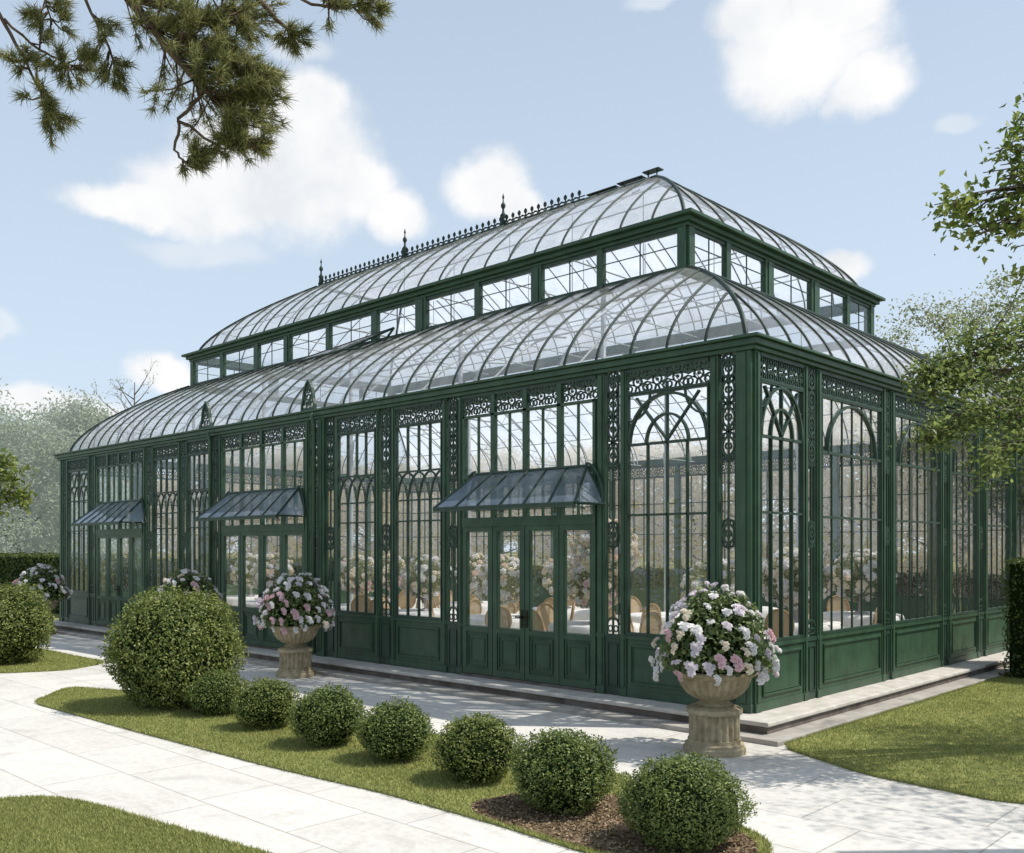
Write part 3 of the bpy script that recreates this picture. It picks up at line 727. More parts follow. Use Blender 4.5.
# ------------------------------------------------------------------ clipped bushes
def bush_meshes(R, n, leaf, mat, seed, flat=.94):
    D = sphere_pts(n)
    ph = rng.uniform(0, 6.28, 6)
    def lump(D):
        return (.06*np.sin(D[:, 0]*4.6+ph[0])*np.sin(D[:, 2]*4+ph[1])+.05*np.sin(D[:, 1]*7+ph[2])+.025*np.sin(D[:, 2]*9+D[:, 0]*6+ph[3])
                + .04*np.sin(D[:, 0]*17+ph[4])*np.sin(D[:, 1]*15+ph[5]))
    r = R*(1+lump(D))*(1-.16*rng.random(n)**2.2+.035*rng.normal(0, .6, n))
    C = D*r[:, None]*np.array([1, 1, flat]); C[:, 2] += R*flat*.93
    keep = C[:, 2] > .02; C = C[keep]; D = D[keep]
    # upright fresh shoots that break the outline
    m2 = int(n*.20); D2 = sphere_pts(m2); D2 = D2[D2[:, 2] > -.2]
    rr = R*(1+lump(D2))*rng.uniform(.97, 1.12, len(D2))**1.0; C2 = D2*rr[:, None]*np.array([1, 1, flat]); C2[:, 2] += R*flat*.93
    # stray sprays of new growth that stand proud of the clipped surface
    k3 = 70; D3 = sphere_pts(k3); D3[:, 2] = np.abs(D3[:, 2])*.9-.05; D3 = unit(D3); m3 = 11
    r3 = R*(1+lump(D3))[:, None]*(1.0+rng.uniform(.05, .15, (k3, 1))*np.linspace(0, 1, m3)[None, :])
    C3 = (D3[:, None, :]*r3[:, :, None]*np.array([1, 1, flat])).reshape(-1, 3)+rng.normal(0, leaf*.35, (k3*m3, 3)); C3[:, 2] += R*flat*.93
    N3 = unit(np.cross(np.repeat(D3, m3, 0), rng.normal(0, 1, C3.shape)))*1.3
    C = np.concatenate([C, C2, C3]); DN = np.concatenate([D*.9+np.array([[0, 0, .35]]), unit(np.cross(D2, rng.normal(0, 1, D2.shape)))*1.3, N3])
    lv = leaves('foliage', C, DN, leaf, mat, .6, .52)
    k = 400; DD = sphere_pts(k)
    cm = MB(); nu, nv = 24, 14
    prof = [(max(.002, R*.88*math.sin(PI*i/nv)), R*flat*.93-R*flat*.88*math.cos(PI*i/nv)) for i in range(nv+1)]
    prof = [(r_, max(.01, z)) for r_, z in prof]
    cm.lathe(prof, 24); core = cm.mesh('shade_core', CORE, True)  # dark solid added inside to block light between the leaves
    tw = MB()
    for i in range(5):
        a = i*1.3; tw.tube([(.05*math.cos(a), .05*math.sin(a), 0), (R*.25*math.cos(a), R*.25*math.sin(a), R*.6)], [.02, .008], 5)
    return lv, core, tw.mesh('stem', BARK)
def bush(x, y, R, n, leaf, mat, label, group, meshes=None, rz=0, sc=1):
    ms = meshes or bush_meshes(R, n, leaf, mat, 0)
    t = thing('box_bush', label, 'bush', (x, y, .015), rz, group)
    for nm, me in zip(('foliage', 'shade_core', 'stem'), ms): link(nm, me, t)
    t.scale = sc if isinstance(sc, tuple) else (sc, sc, sc)
    return ms
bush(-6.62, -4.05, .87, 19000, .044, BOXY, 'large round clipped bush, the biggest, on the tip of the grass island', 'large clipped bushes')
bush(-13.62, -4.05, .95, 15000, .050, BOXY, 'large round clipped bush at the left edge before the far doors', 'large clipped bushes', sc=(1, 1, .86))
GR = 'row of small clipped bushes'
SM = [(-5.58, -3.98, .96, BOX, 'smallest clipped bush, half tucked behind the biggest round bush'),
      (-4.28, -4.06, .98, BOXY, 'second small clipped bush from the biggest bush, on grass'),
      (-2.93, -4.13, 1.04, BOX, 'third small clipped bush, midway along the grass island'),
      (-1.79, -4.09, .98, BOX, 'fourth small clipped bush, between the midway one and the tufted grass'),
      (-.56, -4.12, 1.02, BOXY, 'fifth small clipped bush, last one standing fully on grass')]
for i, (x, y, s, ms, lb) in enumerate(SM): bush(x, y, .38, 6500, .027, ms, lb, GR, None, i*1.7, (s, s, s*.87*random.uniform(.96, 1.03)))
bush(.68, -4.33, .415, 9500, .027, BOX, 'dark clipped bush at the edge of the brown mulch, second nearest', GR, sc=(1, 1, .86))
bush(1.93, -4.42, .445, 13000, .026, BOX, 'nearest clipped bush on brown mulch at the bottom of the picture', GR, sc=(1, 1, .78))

# ------------------------------------------------------------------ urns with flowers
def blossom_mesh(name, mat, r, seed):
    rs = random.Random(seed); V = []; Fc = []
    for ringi, (k, rad, lift) in enumerate(((6, 1.0, .05), (6, .84, .38), (5, .6, .58), (4, .34, .68))):
        off = rs.random()*6
        for j in range(k):
            a = off+2*PI*j/k+rs.uniform(-.15, .15); w = 2*PI/k*.62; kk = len(V)
            q = rad*rs.uniform(.88, 1.1)
            def pt(rr, aa, z): return (r*rr*math.cos(aa), r*rr*math.sin(aa), r*z)
            V += [pt(.06, a, lift*.3), pt(q*.6, a-w*.9, lift+.10), pt(q, a-w*.45, lift+.22*(1-rad)-.04), pt(q*1.04, a, lift-.08), pt(q, a+w*.45, lift+.22*(1-rad)-.04), pt(q*.6, a+w*.9, lift+.10), pt(q*.62, a, lift-.02)]
            Fc += [(kk, kk+1, kk+6), (kk+1, kk+2, kk+6), (kk+2, kk+3, kk+6), (kk+3, kk+4, kk+6), (kk+4, kk+5, kk+6), (kk+5, kk, kk+6)]
    me = bpy.data.meshes.new(name); me.from_pydata(V, [], Fc); me.update(); me.materials.append(mat)
    me.polygons.foreach_set('use_smooth', [True]*len(me.polygons)); return me
def flower_head(name, mat, r, seed):
    rs = random.Random(seed+50); a = blossom_mesh('tmp', mat, r, seed); V = []; Fc = []
    sv = [Vector(v.co) for v in a.vertices]; sf = [tuple(p.vertices) for p in a.polygons]; bpy.data.meshes.remove(a)
    for k in range(3):
        an = k*2.1+rs.random(); off = Vector((math.cos(an)*r*.95, math.sin(an)*r*.95, rs.uniform(-.2, .2)*r)) if k else Vector((0, 0, r*.1))
        rot = Matrix.Rotation(rs.random()*6, 3, 'Z') @ Matrix.Rotation(.5 if k else 0, 3, (-off.y, off.x, 0.001)); b = len(V); q = rs.uniform(.75, 1.0)
        V += [tuple(rot @ v*q+off) for v in sv]; Fc += [tuple(b+j for j in f) for f in sf]
    me = bpy.data.meshes.new(name); me.from_pydata(V, [], Fc); me.update(); me.materials.append(mat)
    me.polygons.foreach_set('use_smooth', [True]*len(me.polygons)); return me
BL = [flower_head('flower_head', m, .052, i) for i, m in enumerate((PW, PW, PL, PW, PP, PC))]
def urn(x, y, label, sc=1.0):
    t = thing('stone_urn', label, 'urn', (x, y, 0), 0.2, 'fluted stone urns along the front')
    b = MB(); b.lathe([(.335, 0), (.335, .06), (.315, .075), (.315, .10), (.285, .115), (.285, .13), (.285, .15)], 48)
    b.lathe([(.272, .15), (.272, .42)], 144, lambda i: (22, .09)); b.lathe([(.29, .42), (.30, .44), (.30, .475), (.27, .49), (.20, .505)], 48)
    b.build('pedestal', URNM, t, bevel=0)
    w = MB(); w.lathe([(.19, .505), (.20, .52), (.155, .55), (.165, .565)], 48)
    bp = [(.165, .565), (.23, .59), (.305, .64), (.36, .71), (.39, .79), (.398, .82)]
    w.lathe(bp, 168, lambda i: (26, .085 if i > 0 else .03))
    w.lathe([(.40, .815), (.425, .83), (.445, .85), (.445, .872), (.43, .885), (.40, .885), (.37, .85)], 48)
    w.build('bowl', URNM, t, smooth=False)
    t.scale = (sc, sc, sc); return t
def bouquet(x, y, label, nb, seed, R=.64, zc=1.02, H=.74, pink=.16, sc=1.0):
    rs = np.random.default_rng(seed)
    t = thing('flower_bouquet', label, 'flowers', (x, y, .86*sc), 0, 'flowers planted in the stone urns'); zc -= .86
    n = 3000; D = unit(rs.normal(0, 1, (n, 3))); D[:, 2] = np.where(D[:, 2] < -.35, -D[:, 2], D[:, 2])
    rad = rs.uniform(.45, 1.0, n)**.6*(1+.12*np.sin(D[:, 0]*5+seed)*np.sin(D[:, 1]*4))
    up = np.maximum(D[:, 2], 0)
    C = D*rad[:, None]*np.column_stack([np.full(n, R), np.full(n, R), np.where(D[:, 2] > 0, H, .40)]); C[:, :2] *= (1-.18*up)[:, None]; C[:, 2] += zc
    link('foliage', leaves('foliage', C, D+np.array([[0, 0, .3]]), .075, FOL, .7, .5), t)
    cm = MB(); cm.lathe([(.34, -.05), (.42, zc), (.38, zc+.25), (.25, zc+.45), (.05, zc+.55)], 20); cm.build('shade_core', CORE, t)
    pts = []
    tries = 0
    while len(pts) < nb and tries < 9000:
        tries += 1
        d = rs.normal(0, 1, 3); d /= np.linalg.norm(d)
        if d[2] < -.42: continue
        k = rs.uniform(.93, 1.08); u = max(d[2], 0)
        p = np.array([d[0]*R*k*(1-.18*u), d[1]*R*k*(1-.18*u), d[2]*(H if d[2] > 0 else .42)*k+zc])
        if all(np.linalg.norm(p-q[0]) > .115 for q in pts): pts.append((p, d))
    for p, d in pts:
        r = rs.random()
        me = BL[4] if (r < pink and p[2] < zc+.5) else BL[2] if r < pink+.2 else BL[5] if r < pink+.28 else BL[int(rs.integers(0, 2))]
        o = link('flower_head', me, t, p.tolist())
        dd = Vector(d)+Vector(rs.normal(0, .3, 3).tolist())+Vector((0, 0, .25)); q = dd.to_track_quat('Z', 'Y')
        o.rotation_mode = 'QUATERNION'; o.rotation_quaternion = q; s = rs.uniform(.7, 1.15); o.scale = (s, s, s)
    t.scale = (sc, sc, sc); return t
U = [(.33, -1.40, 'fluted stone urn nearest the corner of the greenhouse', 'white lilac and pink blossoms filling the urn nearest the corner', 100, .12),
     (-8.12, -1.10, 'fluted stone urn in the middle, between the two nearer awnings', 'white blossoms with pink edges filling the middle urn', 98, .13),
     (-11.85, -1.12, 'stone urn hidden behind the biggest round bush', 'white flower dome peeking over the biggest round bush', 90, .10),
     (-19.5, -1.12, 'stone urn by the farthest awning, behind the left bush', 'white and pink flower dome behind the far left bush', 90, .14)]
for i, (x, y, l1, l2, nb, pk) in enumerate(U):
    urn(x, y, l1); bouquet(x, y, l2, nb, 5+i*3, pink=pk)

# ------------------------------------------------------------------ inside: tables, chairs, arrangements
FZ = .21
def table_proto():
    t = thing('round_table', 'round banquet table under a white cloth inside the greenhouse', 'table', (0, 0, FZ), 0, 'banquet tables inside the greenhouse')
    m = MB(); m.lathe([(.74, .715), (.74, .74), (.72, .745)], 32); m.build('tabletop', WOOD, t)
    for k in range(4):
        a = k*PI/2+.4; m = MB(); m.tube([(.5*math.cos(a), .5*math.sin(a), 0), (.5*math.cos(a), .5*math.sin(a), .715)], .025, 6); m.build('leg', WOOD, t)
    return t
def cloth_mesh():
    m = MB(); n = 96; prof = [(.02, .752), (.70, .752), (.752, .742), (.775, .68), (.79, .45), (.815, .20), (.83, .03)]
    for i, (r, z) in enumerate(prof):
        for j in range(n):
            a = 2*PI*j/n; fo = max(0, (.74-z))/.74; q = r*(1+.045*fo*math.sin(a*13+.6*math.sin(a*3)))
            m.v.append((q*math.cos(a), q*math.sin(a), z))
    for i in range(len(prof)-1):
        for j in range(n): m.f.append((i*n+j, i*n+(j+1) % n, (i+1)*n+(j+1) % n, (i+1)*n+j))
    m.f.append(tuple(range(n))); return m.mesh('tablecloth', CLOTH, True)
def chair_proto():
    t = thing('round_back_chair', 'pale wooden chair with oval cane back inside the greenhouse', 'chair', (0, 0, FZ), 0, 'oval-backed chairs inside the greenhouse')
    m = MB(); m.lathe([(.20, .43), (.235, .44), (.235, .48), (.20, .51), (.05, .515)], 20); m.build('seat', IVORY, t, smooth=True)
    for sx in (-1, 1):
        m = MB(); m.tube([(sx*.17, .17, 0), (sx*.18, .18, .45)], [.014, .022], 6); m.build('leg', WOOD, t)
        m = MB(); m.tube([(sx*.16, -.24, 0), (sx*.17, -.19, .45)], [.014, .022], 6); m.build('leg', WOOD, t)
    m = MB(); ov = [(.215*math.cos(k*PI/12), -.21-.09*(math.sin(k*PI/12)*.5+.5), .78+.24*math.sin(k*PI/12)) for k in range(25)]
    m.tube(ov, .02, 6); m.tube([(-.12, -.20, .46), (-.12, -.22, .60)], .018, 6); m.tube([(.12, -.20, .46), (.12, -.22, .60)], .018, 6)
    fr = m.build('back_frame', WOOD, t)
    m = MB(); m.v = [(.20*math.cos(k*PI/12), -.21-.09*(math.sin(k*PI/12)*.5+.5), .78+.225*math.sin(k*PI/12)) for k in range(24)]; m.f = [tuple(range(24))]; m.build('backrest', CANE, t)
    return t
def arrangement_meshes(seed, mats, R, H, z0):
    rs = np.random.default_rng(seed); n = 1100
    D = unit(rs.normal(0, 1, (n, 3))); C = D*(rs.random((n, 1))**.4)*np.array([R, R, H/2]); C[:, 2] += z0+H/2
    lv = leaves('foliage', C, D, .085, OLIVE, .8, .5)
    out = []
    for mat, k in mats:
        V = []; Fc = []; src = blossom_mesh('tmp', mat, .075, seed); sv = np.array([v.co[:] for v in src.vertices]); sf = [tuple(p.vertices) for p in src.polygons]
        bpy.data.meshes.remove(src)
        for i in range(k):
            d = rs.normal(0, 1, 3); d /= np.linalg.norm(d); q = Vector(d).to_track_quat('Z', 'Y').to_matrix()
            p = d*np.array([R, R, H/2])*rs.uniform(.88, 1.08)+np.array([0, 0, z0+H/2]); b = len(V)
            A = sv@np.array(q).T*rs.uniform(.7, 1.2)+p; V += A.tolist(); Fc += [tuple(b+j for j in f_) for f_ in sf]
        me = bpy.data.meshes.new('blossom_cluster'); me.from_pydata(V, [], Fc); me.update(); me.materials.append(mat); out.append(me)
    return lv, out
def vase_mesh():
    m = MB(); m.lathe([(.12, 0), (.12, .02), (.03, .05), (.025, .34), (.05, .42), (.11, .47), (.10, .48)], 16); return m.mesh('vase', PALE, True)
ARR = [arrangement_meshes(31, [(PW, 46), (PC, 40)], .47, .82, .24), arrangement_meshes(47, [(PC, 56), (PP, 14), (PW, 30)], .48, .80, .24), arrangement_meshes(53, [(PW, 62), (PE, 18), (PC, 24)], .46, .84, .24)]
VM = vase_mesh(); CLM = cloth_mesh(); T0 = table_proto(); C0 = chair_proto(); first = [True, True]
spots = [(-1.75, 2.0), (-3.95, 1.9), (-6.2, 2.0), (-8.4, 2.1), (-10.8, 2.3), (-1.8, 4.6), (-4.3, 4.5), (-6.9, 4.6), (-9.6, 4.7), (-1.8, 7.2), (-4.4, 7.3), (-13.4, 1.8), (-15.9, 2.7), (-12.6, 4.6)]
alab = ['full dome of white and cream flowers on a table inside the greenhouse', 'cream and pink flower dome on a table inside the greenhouse', 'white and peach flower dome on a table inside the greenhouse']
for i, (x, y) in enumerate(spots):
    t = T0 if i == 0 else copy_tree(T0); t.location = (x, y, FZ); t.rotation_euler.z = i
    c = link('tablecloth', CLM, None, (x, y, FZ)); tag(c, 'white floor-length cloth on a round table inside the greenhouse', 'tablecloth', 'white tablecloths inside the greenhouse'); c.rotation_euler.z = i*.7
    for j in range(4 if i < 9 else 2):
        an = j*PI/2+.5+i*.9; ch = C0 if first[0] else copy_tree(C0); first[0] = False
        ch.location = (x+1.02*math.cos(an), y+1.02*math.sin(an), FZ); ch.rotation_euler.z = an+PI/2
    k = i % 3
    if i in (6, 10): continue
    a = thing('flower_arrangement', alab[k], 'flowers', (x, y, FZ+.753), i*2.1, ['white and cream table flowers', 'cream and pink table flowers', 'white and peach table flowers'][k])
    if i in (5, 9): a.scale = (1.25, 1.25, 1.1)
    link('vase', VM, a); link('foliage', ARR[k][0], a)
    for me in ARR[k][1]: link('blossom_cluster', me, a)
# tall peach arrangement at the middle of the room
lv, bl = arrangement_meshes(91, [(PE, 60), (PC, 120), (PW, 30)], .52, 1.0, 1.45)
p = at(604, 560, 15.6); a = thing('flower_arrangement', 'tall peach and cream flower tower behind the nearest doors', 'flowers', (p.x, p.y, FZ))
m = MB(); m.lathe([(.28, 0), (.28, .04), (.05, .08), (.045, 1.45), (.16, 1.57), (.15, 1.6)], 16); m.build('stand', PALE, a, smooth=True); link('foliage', lv, a)
for me in bl: link('blossom_cluster', me, a)

# ------------------------------------------------------------------ hedges and trees
def hedge(name, x0, x1, y0, y1, h, n, leaf, label, mat=HEDGE):
    t = thing(name, label, 'hedge', ((x0+x1)/2, (y0+y1)/2, 0))
    a, b = (x1-x0)/2, (y1-y0)/2
    A = np.array([2*b*h, 2*b*h, 2*a*h, 2*a*h, 4*a*b]); f = rng.choice(5, n, p=A/A.sum())
    u = rng.uniform(-1, 1, n); v = rng.uniform(-1, 1, n); C = np.zeros((n, 3)); D = np.zeros((n, 3))
    for i, (ax, sg) in enumerate(((0, -1), (0, 1), (1, -1), (1, 1), (2, 1))):
        k = f == i
        if ax == 0: C[k] = np.column_stack([np.full(k.sum(), sg*a), u[k]*b, (v[k]*.5+.5)*h]); D[k] = (sg, 0, .2)
        elif ax == 1: C[k] = np.column_stack([u[k]*a, np.full(k.sum(), sg*b), (v[k]*.5+.5)*h]); D[k] = (0, sg, .2)
        else: C[k] = np.column_stack([u[k]*a, v[k]*b, np.full(k.sum(), h)]); D[k] = (0, 0, 1)
    C += D*rng.normal(-.02, .035, (n, 1)); C += rng.normal(0, .02, C.shape)
    link('foliage', leaves('foliage', C, D, leaf, mat, .7, .55), t)
    m = MB(); m.box((-a+.07, -b+.07, 0), (a-.07, b-.07, h-.07)); m.build('shade_core', CORE, t)
    return t
hedge('hedge', .78, 6.5, 6.95, 8.1, 2.0, 16000, .06, 'tall dark clipped hedge at the right edge beside the end wall')
hedge('hedge', -46, -24.5, 2.2, 3.6, 1.95, 16000, .10, 'low clipped hedge behind the far left corner of the greenhouse')
hedge('hedge', -22.6, 3.0, 15.0, 16.2, 1.5, 20000, .10, 'long clipped hedge seen through the glass behind the greenhouse')

def branch_tree(h, cr, nlimb, leaf, nleaf, lmat, bmat, seed, trunk_r=.16, squash=.85, clear=.35, spread=.35, twig=True):
    """returns (trunk mesh, limb meshes, crown mesh) with leaf clumps round twig ends"""
    rs = random.Random(seed); nr = np.random.default_rng(seed)
    tk = MB(); pts = []; x = y = 0
    for i in range(8):
        q = i/7; pts.append((x, y, h*.82*q)); x += rs.uniform(-.04, .04)*h*.3; y += rs.uniform(-.04, .04)*h*.3
    tk.tube(pts, [trunk_r*(1-.85*i/7)*(1.35 if i == 0 else 1) for i in range(8)], 8)
    limbs = []; tips = []
    for i in range(nlimb):
        q = clear+(.95-clear)*(i+.5)/nlimb; k = min(6, int(q*7)); fz = q*7-k
        b = Vector(pts[k])*(1-fz)+Vector(pts[k+1])*fz
        an = i*2.4+rs.uniform(-.4, .4); up = .25+.75*q+rs.uniform(-.15, .2)
        ln = cr*(1.0-.45*abs(q-.55)*1.6)*rs.uniform(.75, 1.1)
        d = Vector((math.cos(an), math.sin(an), up*.7)).normalized(); P = [b]
        for s_ in range(4):
            d = (d+Vector((rs.uniform(-.2, .2), rs.uniform(-.2, .2), rs.uniform(-.1, .2)))).normalized(); P.append(P[-1]+d*ln/4)
        m = MB(); r0 = trunk_r*.45*(1-.5*q); m.tube(P, [r0*(1-.2*j) for j in range(5)], 6)
        for s_ in range(5):
            k2 = rs.randint(1, 4); base = P[k2]; dd = (d+Vector((rs.uniform(-1, 1), rs.uniform(-1, 1), rs.uniform(-.4, .8)))).normalized()
            e = base+dd*ln*rs.uniform(.25, .45); mid = (base+e)/2+Vector((0, 0, ln*.03)); m.tube([base, mid, e], [r0*.28, r0*.18, r0*.07], 4)
            tips += [e, mid]
        tips += [P[-1], P[-2]]; limbs.append(m)
    T = np.array([t[:] for t in tips]); w = nr.uniform(.4, 1.6, len(T)); w /= w.sum()
    ci = nr.choice(len(T), nleaf, p=w); s = cr*spread*nr.uniform(.5, 1.15, len(T))
    D = unit(nr.normal(0, 1, (nleaf, 3))); rad = nr.random((nleaf, 1))**.55
    C = T[ci]+D*rad*s[ci][:, None]*np.array([1, 1, .7])
    lv = leaves('crown', C, D*.5+np.array([[0, 0, .6]]), leaf, lmat, .8, .5)
    return tk.mesh('trunk', bmat, True), [m.mesh('limb', bmat, True) for m in limbs], lv
def plant_tree(ms, x, y, label, cat='tree', group=None, rz=0, sc=1.0, name='leafy_tree', zs=1.0):
    t = thing(name, label, cat, (x, y, -.02), rz, group)
    link('trunk', ms[0], t)
    for l in ms[1]: link('limb', l, t)
    if ms[2]: link('crown', ms[2], t)
    t.scale = (sc, sc, sc*zs); return t
hedge('hedge', -24.3, -23.0, 3.7, 14.8, 1.8, 12000, .10, 'clipped hedge beyond the far end wall, seen through the glass')
# misty trees at far left
def add_haze_glow(m, col, k):  # paints haze as an even glow mixed into the leaf shader
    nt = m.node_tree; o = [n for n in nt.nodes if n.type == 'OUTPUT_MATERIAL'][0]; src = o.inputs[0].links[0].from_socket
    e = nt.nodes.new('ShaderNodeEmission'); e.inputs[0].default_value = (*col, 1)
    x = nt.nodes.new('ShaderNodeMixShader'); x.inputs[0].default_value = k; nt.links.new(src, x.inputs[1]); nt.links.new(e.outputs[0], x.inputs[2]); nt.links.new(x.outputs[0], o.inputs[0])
add_haze_glow(GREYL, (.46, .43, .36), .34)  # warm glow in the leaves lightens the backdrop behind the glass
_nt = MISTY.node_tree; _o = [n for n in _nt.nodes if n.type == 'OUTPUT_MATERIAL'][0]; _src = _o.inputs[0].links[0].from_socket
_e = _nt.nodes.new('ShaderNodeEmission'); _e.inputs[0].default_value = (.50, .58, .58, 1); _e.inputs[1].default_value = .8  # distance haze painted as a constant pale glow of the leaves
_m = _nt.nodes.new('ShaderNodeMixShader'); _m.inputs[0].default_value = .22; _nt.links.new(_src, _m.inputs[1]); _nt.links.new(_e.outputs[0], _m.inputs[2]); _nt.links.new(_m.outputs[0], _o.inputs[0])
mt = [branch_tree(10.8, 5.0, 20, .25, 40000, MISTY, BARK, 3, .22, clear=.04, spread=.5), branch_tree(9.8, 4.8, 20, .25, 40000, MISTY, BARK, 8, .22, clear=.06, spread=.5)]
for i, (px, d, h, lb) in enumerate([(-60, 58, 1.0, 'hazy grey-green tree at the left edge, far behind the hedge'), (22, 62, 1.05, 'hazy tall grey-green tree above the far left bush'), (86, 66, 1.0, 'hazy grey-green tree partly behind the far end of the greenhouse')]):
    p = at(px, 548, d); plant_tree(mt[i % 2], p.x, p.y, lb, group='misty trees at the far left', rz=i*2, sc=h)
# trees behind, seen through the glass
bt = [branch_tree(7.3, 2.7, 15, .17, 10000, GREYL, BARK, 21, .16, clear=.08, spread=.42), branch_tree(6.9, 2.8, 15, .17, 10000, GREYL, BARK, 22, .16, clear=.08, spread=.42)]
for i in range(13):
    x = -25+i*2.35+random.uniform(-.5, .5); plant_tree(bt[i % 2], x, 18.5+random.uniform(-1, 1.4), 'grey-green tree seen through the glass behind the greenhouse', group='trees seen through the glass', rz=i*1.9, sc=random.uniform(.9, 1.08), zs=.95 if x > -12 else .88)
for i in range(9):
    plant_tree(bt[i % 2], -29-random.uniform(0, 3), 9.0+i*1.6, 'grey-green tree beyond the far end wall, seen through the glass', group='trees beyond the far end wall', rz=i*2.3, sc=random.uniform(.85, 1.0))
# bare tree beyond the far end
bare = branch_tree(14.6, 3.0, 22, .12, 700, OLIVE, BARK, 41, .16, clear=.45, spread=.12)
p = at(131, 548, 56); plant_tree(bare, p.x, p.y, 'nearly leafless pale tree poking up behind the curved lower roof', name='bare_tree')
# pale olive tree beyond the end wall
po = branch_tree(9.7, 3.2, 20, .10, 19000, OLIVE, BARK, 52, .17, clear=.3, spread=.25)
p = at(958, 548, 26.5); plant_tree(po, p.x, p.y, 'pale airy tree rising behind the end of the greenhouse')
dk = branch_tree(6.0, 2.6, 12, .13, 8000, HEDGE, BARK, 57, .22, clear=.45, spread=.4)
p = at(1019, 548, 21.5); plant_tree(dk, p.x, p.y, 'dark trunked tree standing behind the right hedge')

# boughs reaching into view: each from a tree that stands just outside the frame
def bough_tree(label, trunk_px, depth, height, clusters, leaf, lmat, nper, seed, bmat=BARK, crown=None):
    """clusters: (px, py, depth, radius); limbs run from the trunk to each"""
    rs = random.Random(seed); nr = np.random.default_rng(seed)
    base = at(trunk_px, 548, depth); base.z = 0
    t = thing('leafy_tree', label, 'tree', base)
    tk = MB(); P = [Vector((0, 0, -.02)), Vector((.05, .03, height*.3)), Vector((-.05, .06, height*.6)), Vector((.04, 0, height))]
    tk.tube(P, [.17, .13, .10, .03], 8); tk.build('trunk', bmat, t, smooth=True)
    Cs, Ds = [], []
    for (px, py, d, r) in clusters:
        e = at(px, py, d)-base; z0 = max(height*.3, min(height*.85, e.z-.5)); s0 = Vector((0, 0, z0))
        m = MB(); mid = s0.lerp(e, .5)+Vector((0, 0, .18*(e-s0).length))
        pts = [s0, s0.lerp(mid, .6), mid, mid.lerp(e, .55)+Vector((0, 0, .05)), e]; m.tube(pts, [.045, .03, .022, .013, .005], 5)
        k = max(8, int(r*16))
        for i in range(k):
            q = rs.uniform(.55, 1.0); j = min(3, int(q*4)); b = pts[j].lerp(pts[j+1], q*4-j) if q < 1 else e
            dd = Vector((rs.gauss(0, 1), rs.gauss(0, 1), rs.gauss(.1, .7))).normalized()
            tip = e+dd*r*rs.uniform(.5, 1.0); tip = tip.lerp(b, rs.uniform(0, .25)); mm = b.lerp(tip, .5)+Vector((0, 0, .04))
            m.tube([b, mm, tip], [.009, .006, .003], 4)
            n = nper; q2 = nr.random(n)[:, None]**.7
            C = np.array(b)+(np.array(tip)-np.array(b))*q2+nr.normal(0, .10*r+.05, (n, 3))
            Cs.append(C); Ds.append(np.tile(np.array([[0, 0, 1.0]]), (n, 1)))
        m.build('limb', bmat, t, smooth=True)
    for (cx, cy, cz), (rx, ry, rz_), n in crown or ():    # the rest of the crown, outside the view
        D = unit(nr.normal(0, 1, (n, 3))); C = D*(nr.random((n, 1))**.35)*np.array([rx, ry, rz_])*(1+.3*np.sin(D[:, :1]*6)*np.cos(D[:, 1:2]*5))+np.array([cx, cy, cz])-np.array(base)
        Cs.append(C); Ds.append(D)
    C = np.concatenate(Cs); D = np.concatenate(Ds)
    link('crown', leaves('crown', C, D, leaf, lmat, .75, .55), t); return t
low = [(1000, 350, 9.4, .50), (960, 385, 9.2, .50), (1010, 420, 9.0, .55), (940, 420, 9.0, .36), (985, 455, 8.8, .40), (915, 395, 9.3, .24), (925, 440, 9.0, .22), (1030, 470, 9.0, .42), (1050, 360, 9.4, .6), (1070, 430, 9.2, .6), (905, 375, 9.3, .13), (955, 345, 9.5, .3)]
bough_tree('broad leaved tree at right, its low dark boughs crossing the end wall', 1215, 10.2, 5.2, low, .066, TREEL, 62, 71, crown=[((6.0, 1.2, 5.2), (2.3, 2.3, 1.5), 5200), ((4.9, 3.1, 5.0), (1.45, 1.0, .8), 4600), ((5.7, 4.7, 5.1), (1.2, 1.0, .7), 3600)])
high = [(1005, 205, 6.0, .30), (950, 208, 6.0, .17), (1000, 180, 6.0, .2), (985, 232, 6.0, .20), (1020, 150, 6.0, .25), (1030, 240, 6.0, .30), (1022, 280, 6.0, .16), (1045, 180, 6.0, .4), (1018, 120, 6.1, .16)]
bough_tree('sunlit leafy tree at the upper right edge, above the low dark boughs', 1330, 6.6, 5.0, high, .062, TREEY, 30, 72)
lefty = [(18, 480, 19, .45), (2, 500, 19, .5), (28, 500, 19, .25), (-30, 470, 19, .8), (10, 465, 19, .35), (-60, 440, 19.3, .9), (-40, 500, 19, .6)]
bough_tree('small yellow-green tree at the left edge over the large bush', -95, 19.5, 4.3, lefty, .13, TREEY, 20, 73)

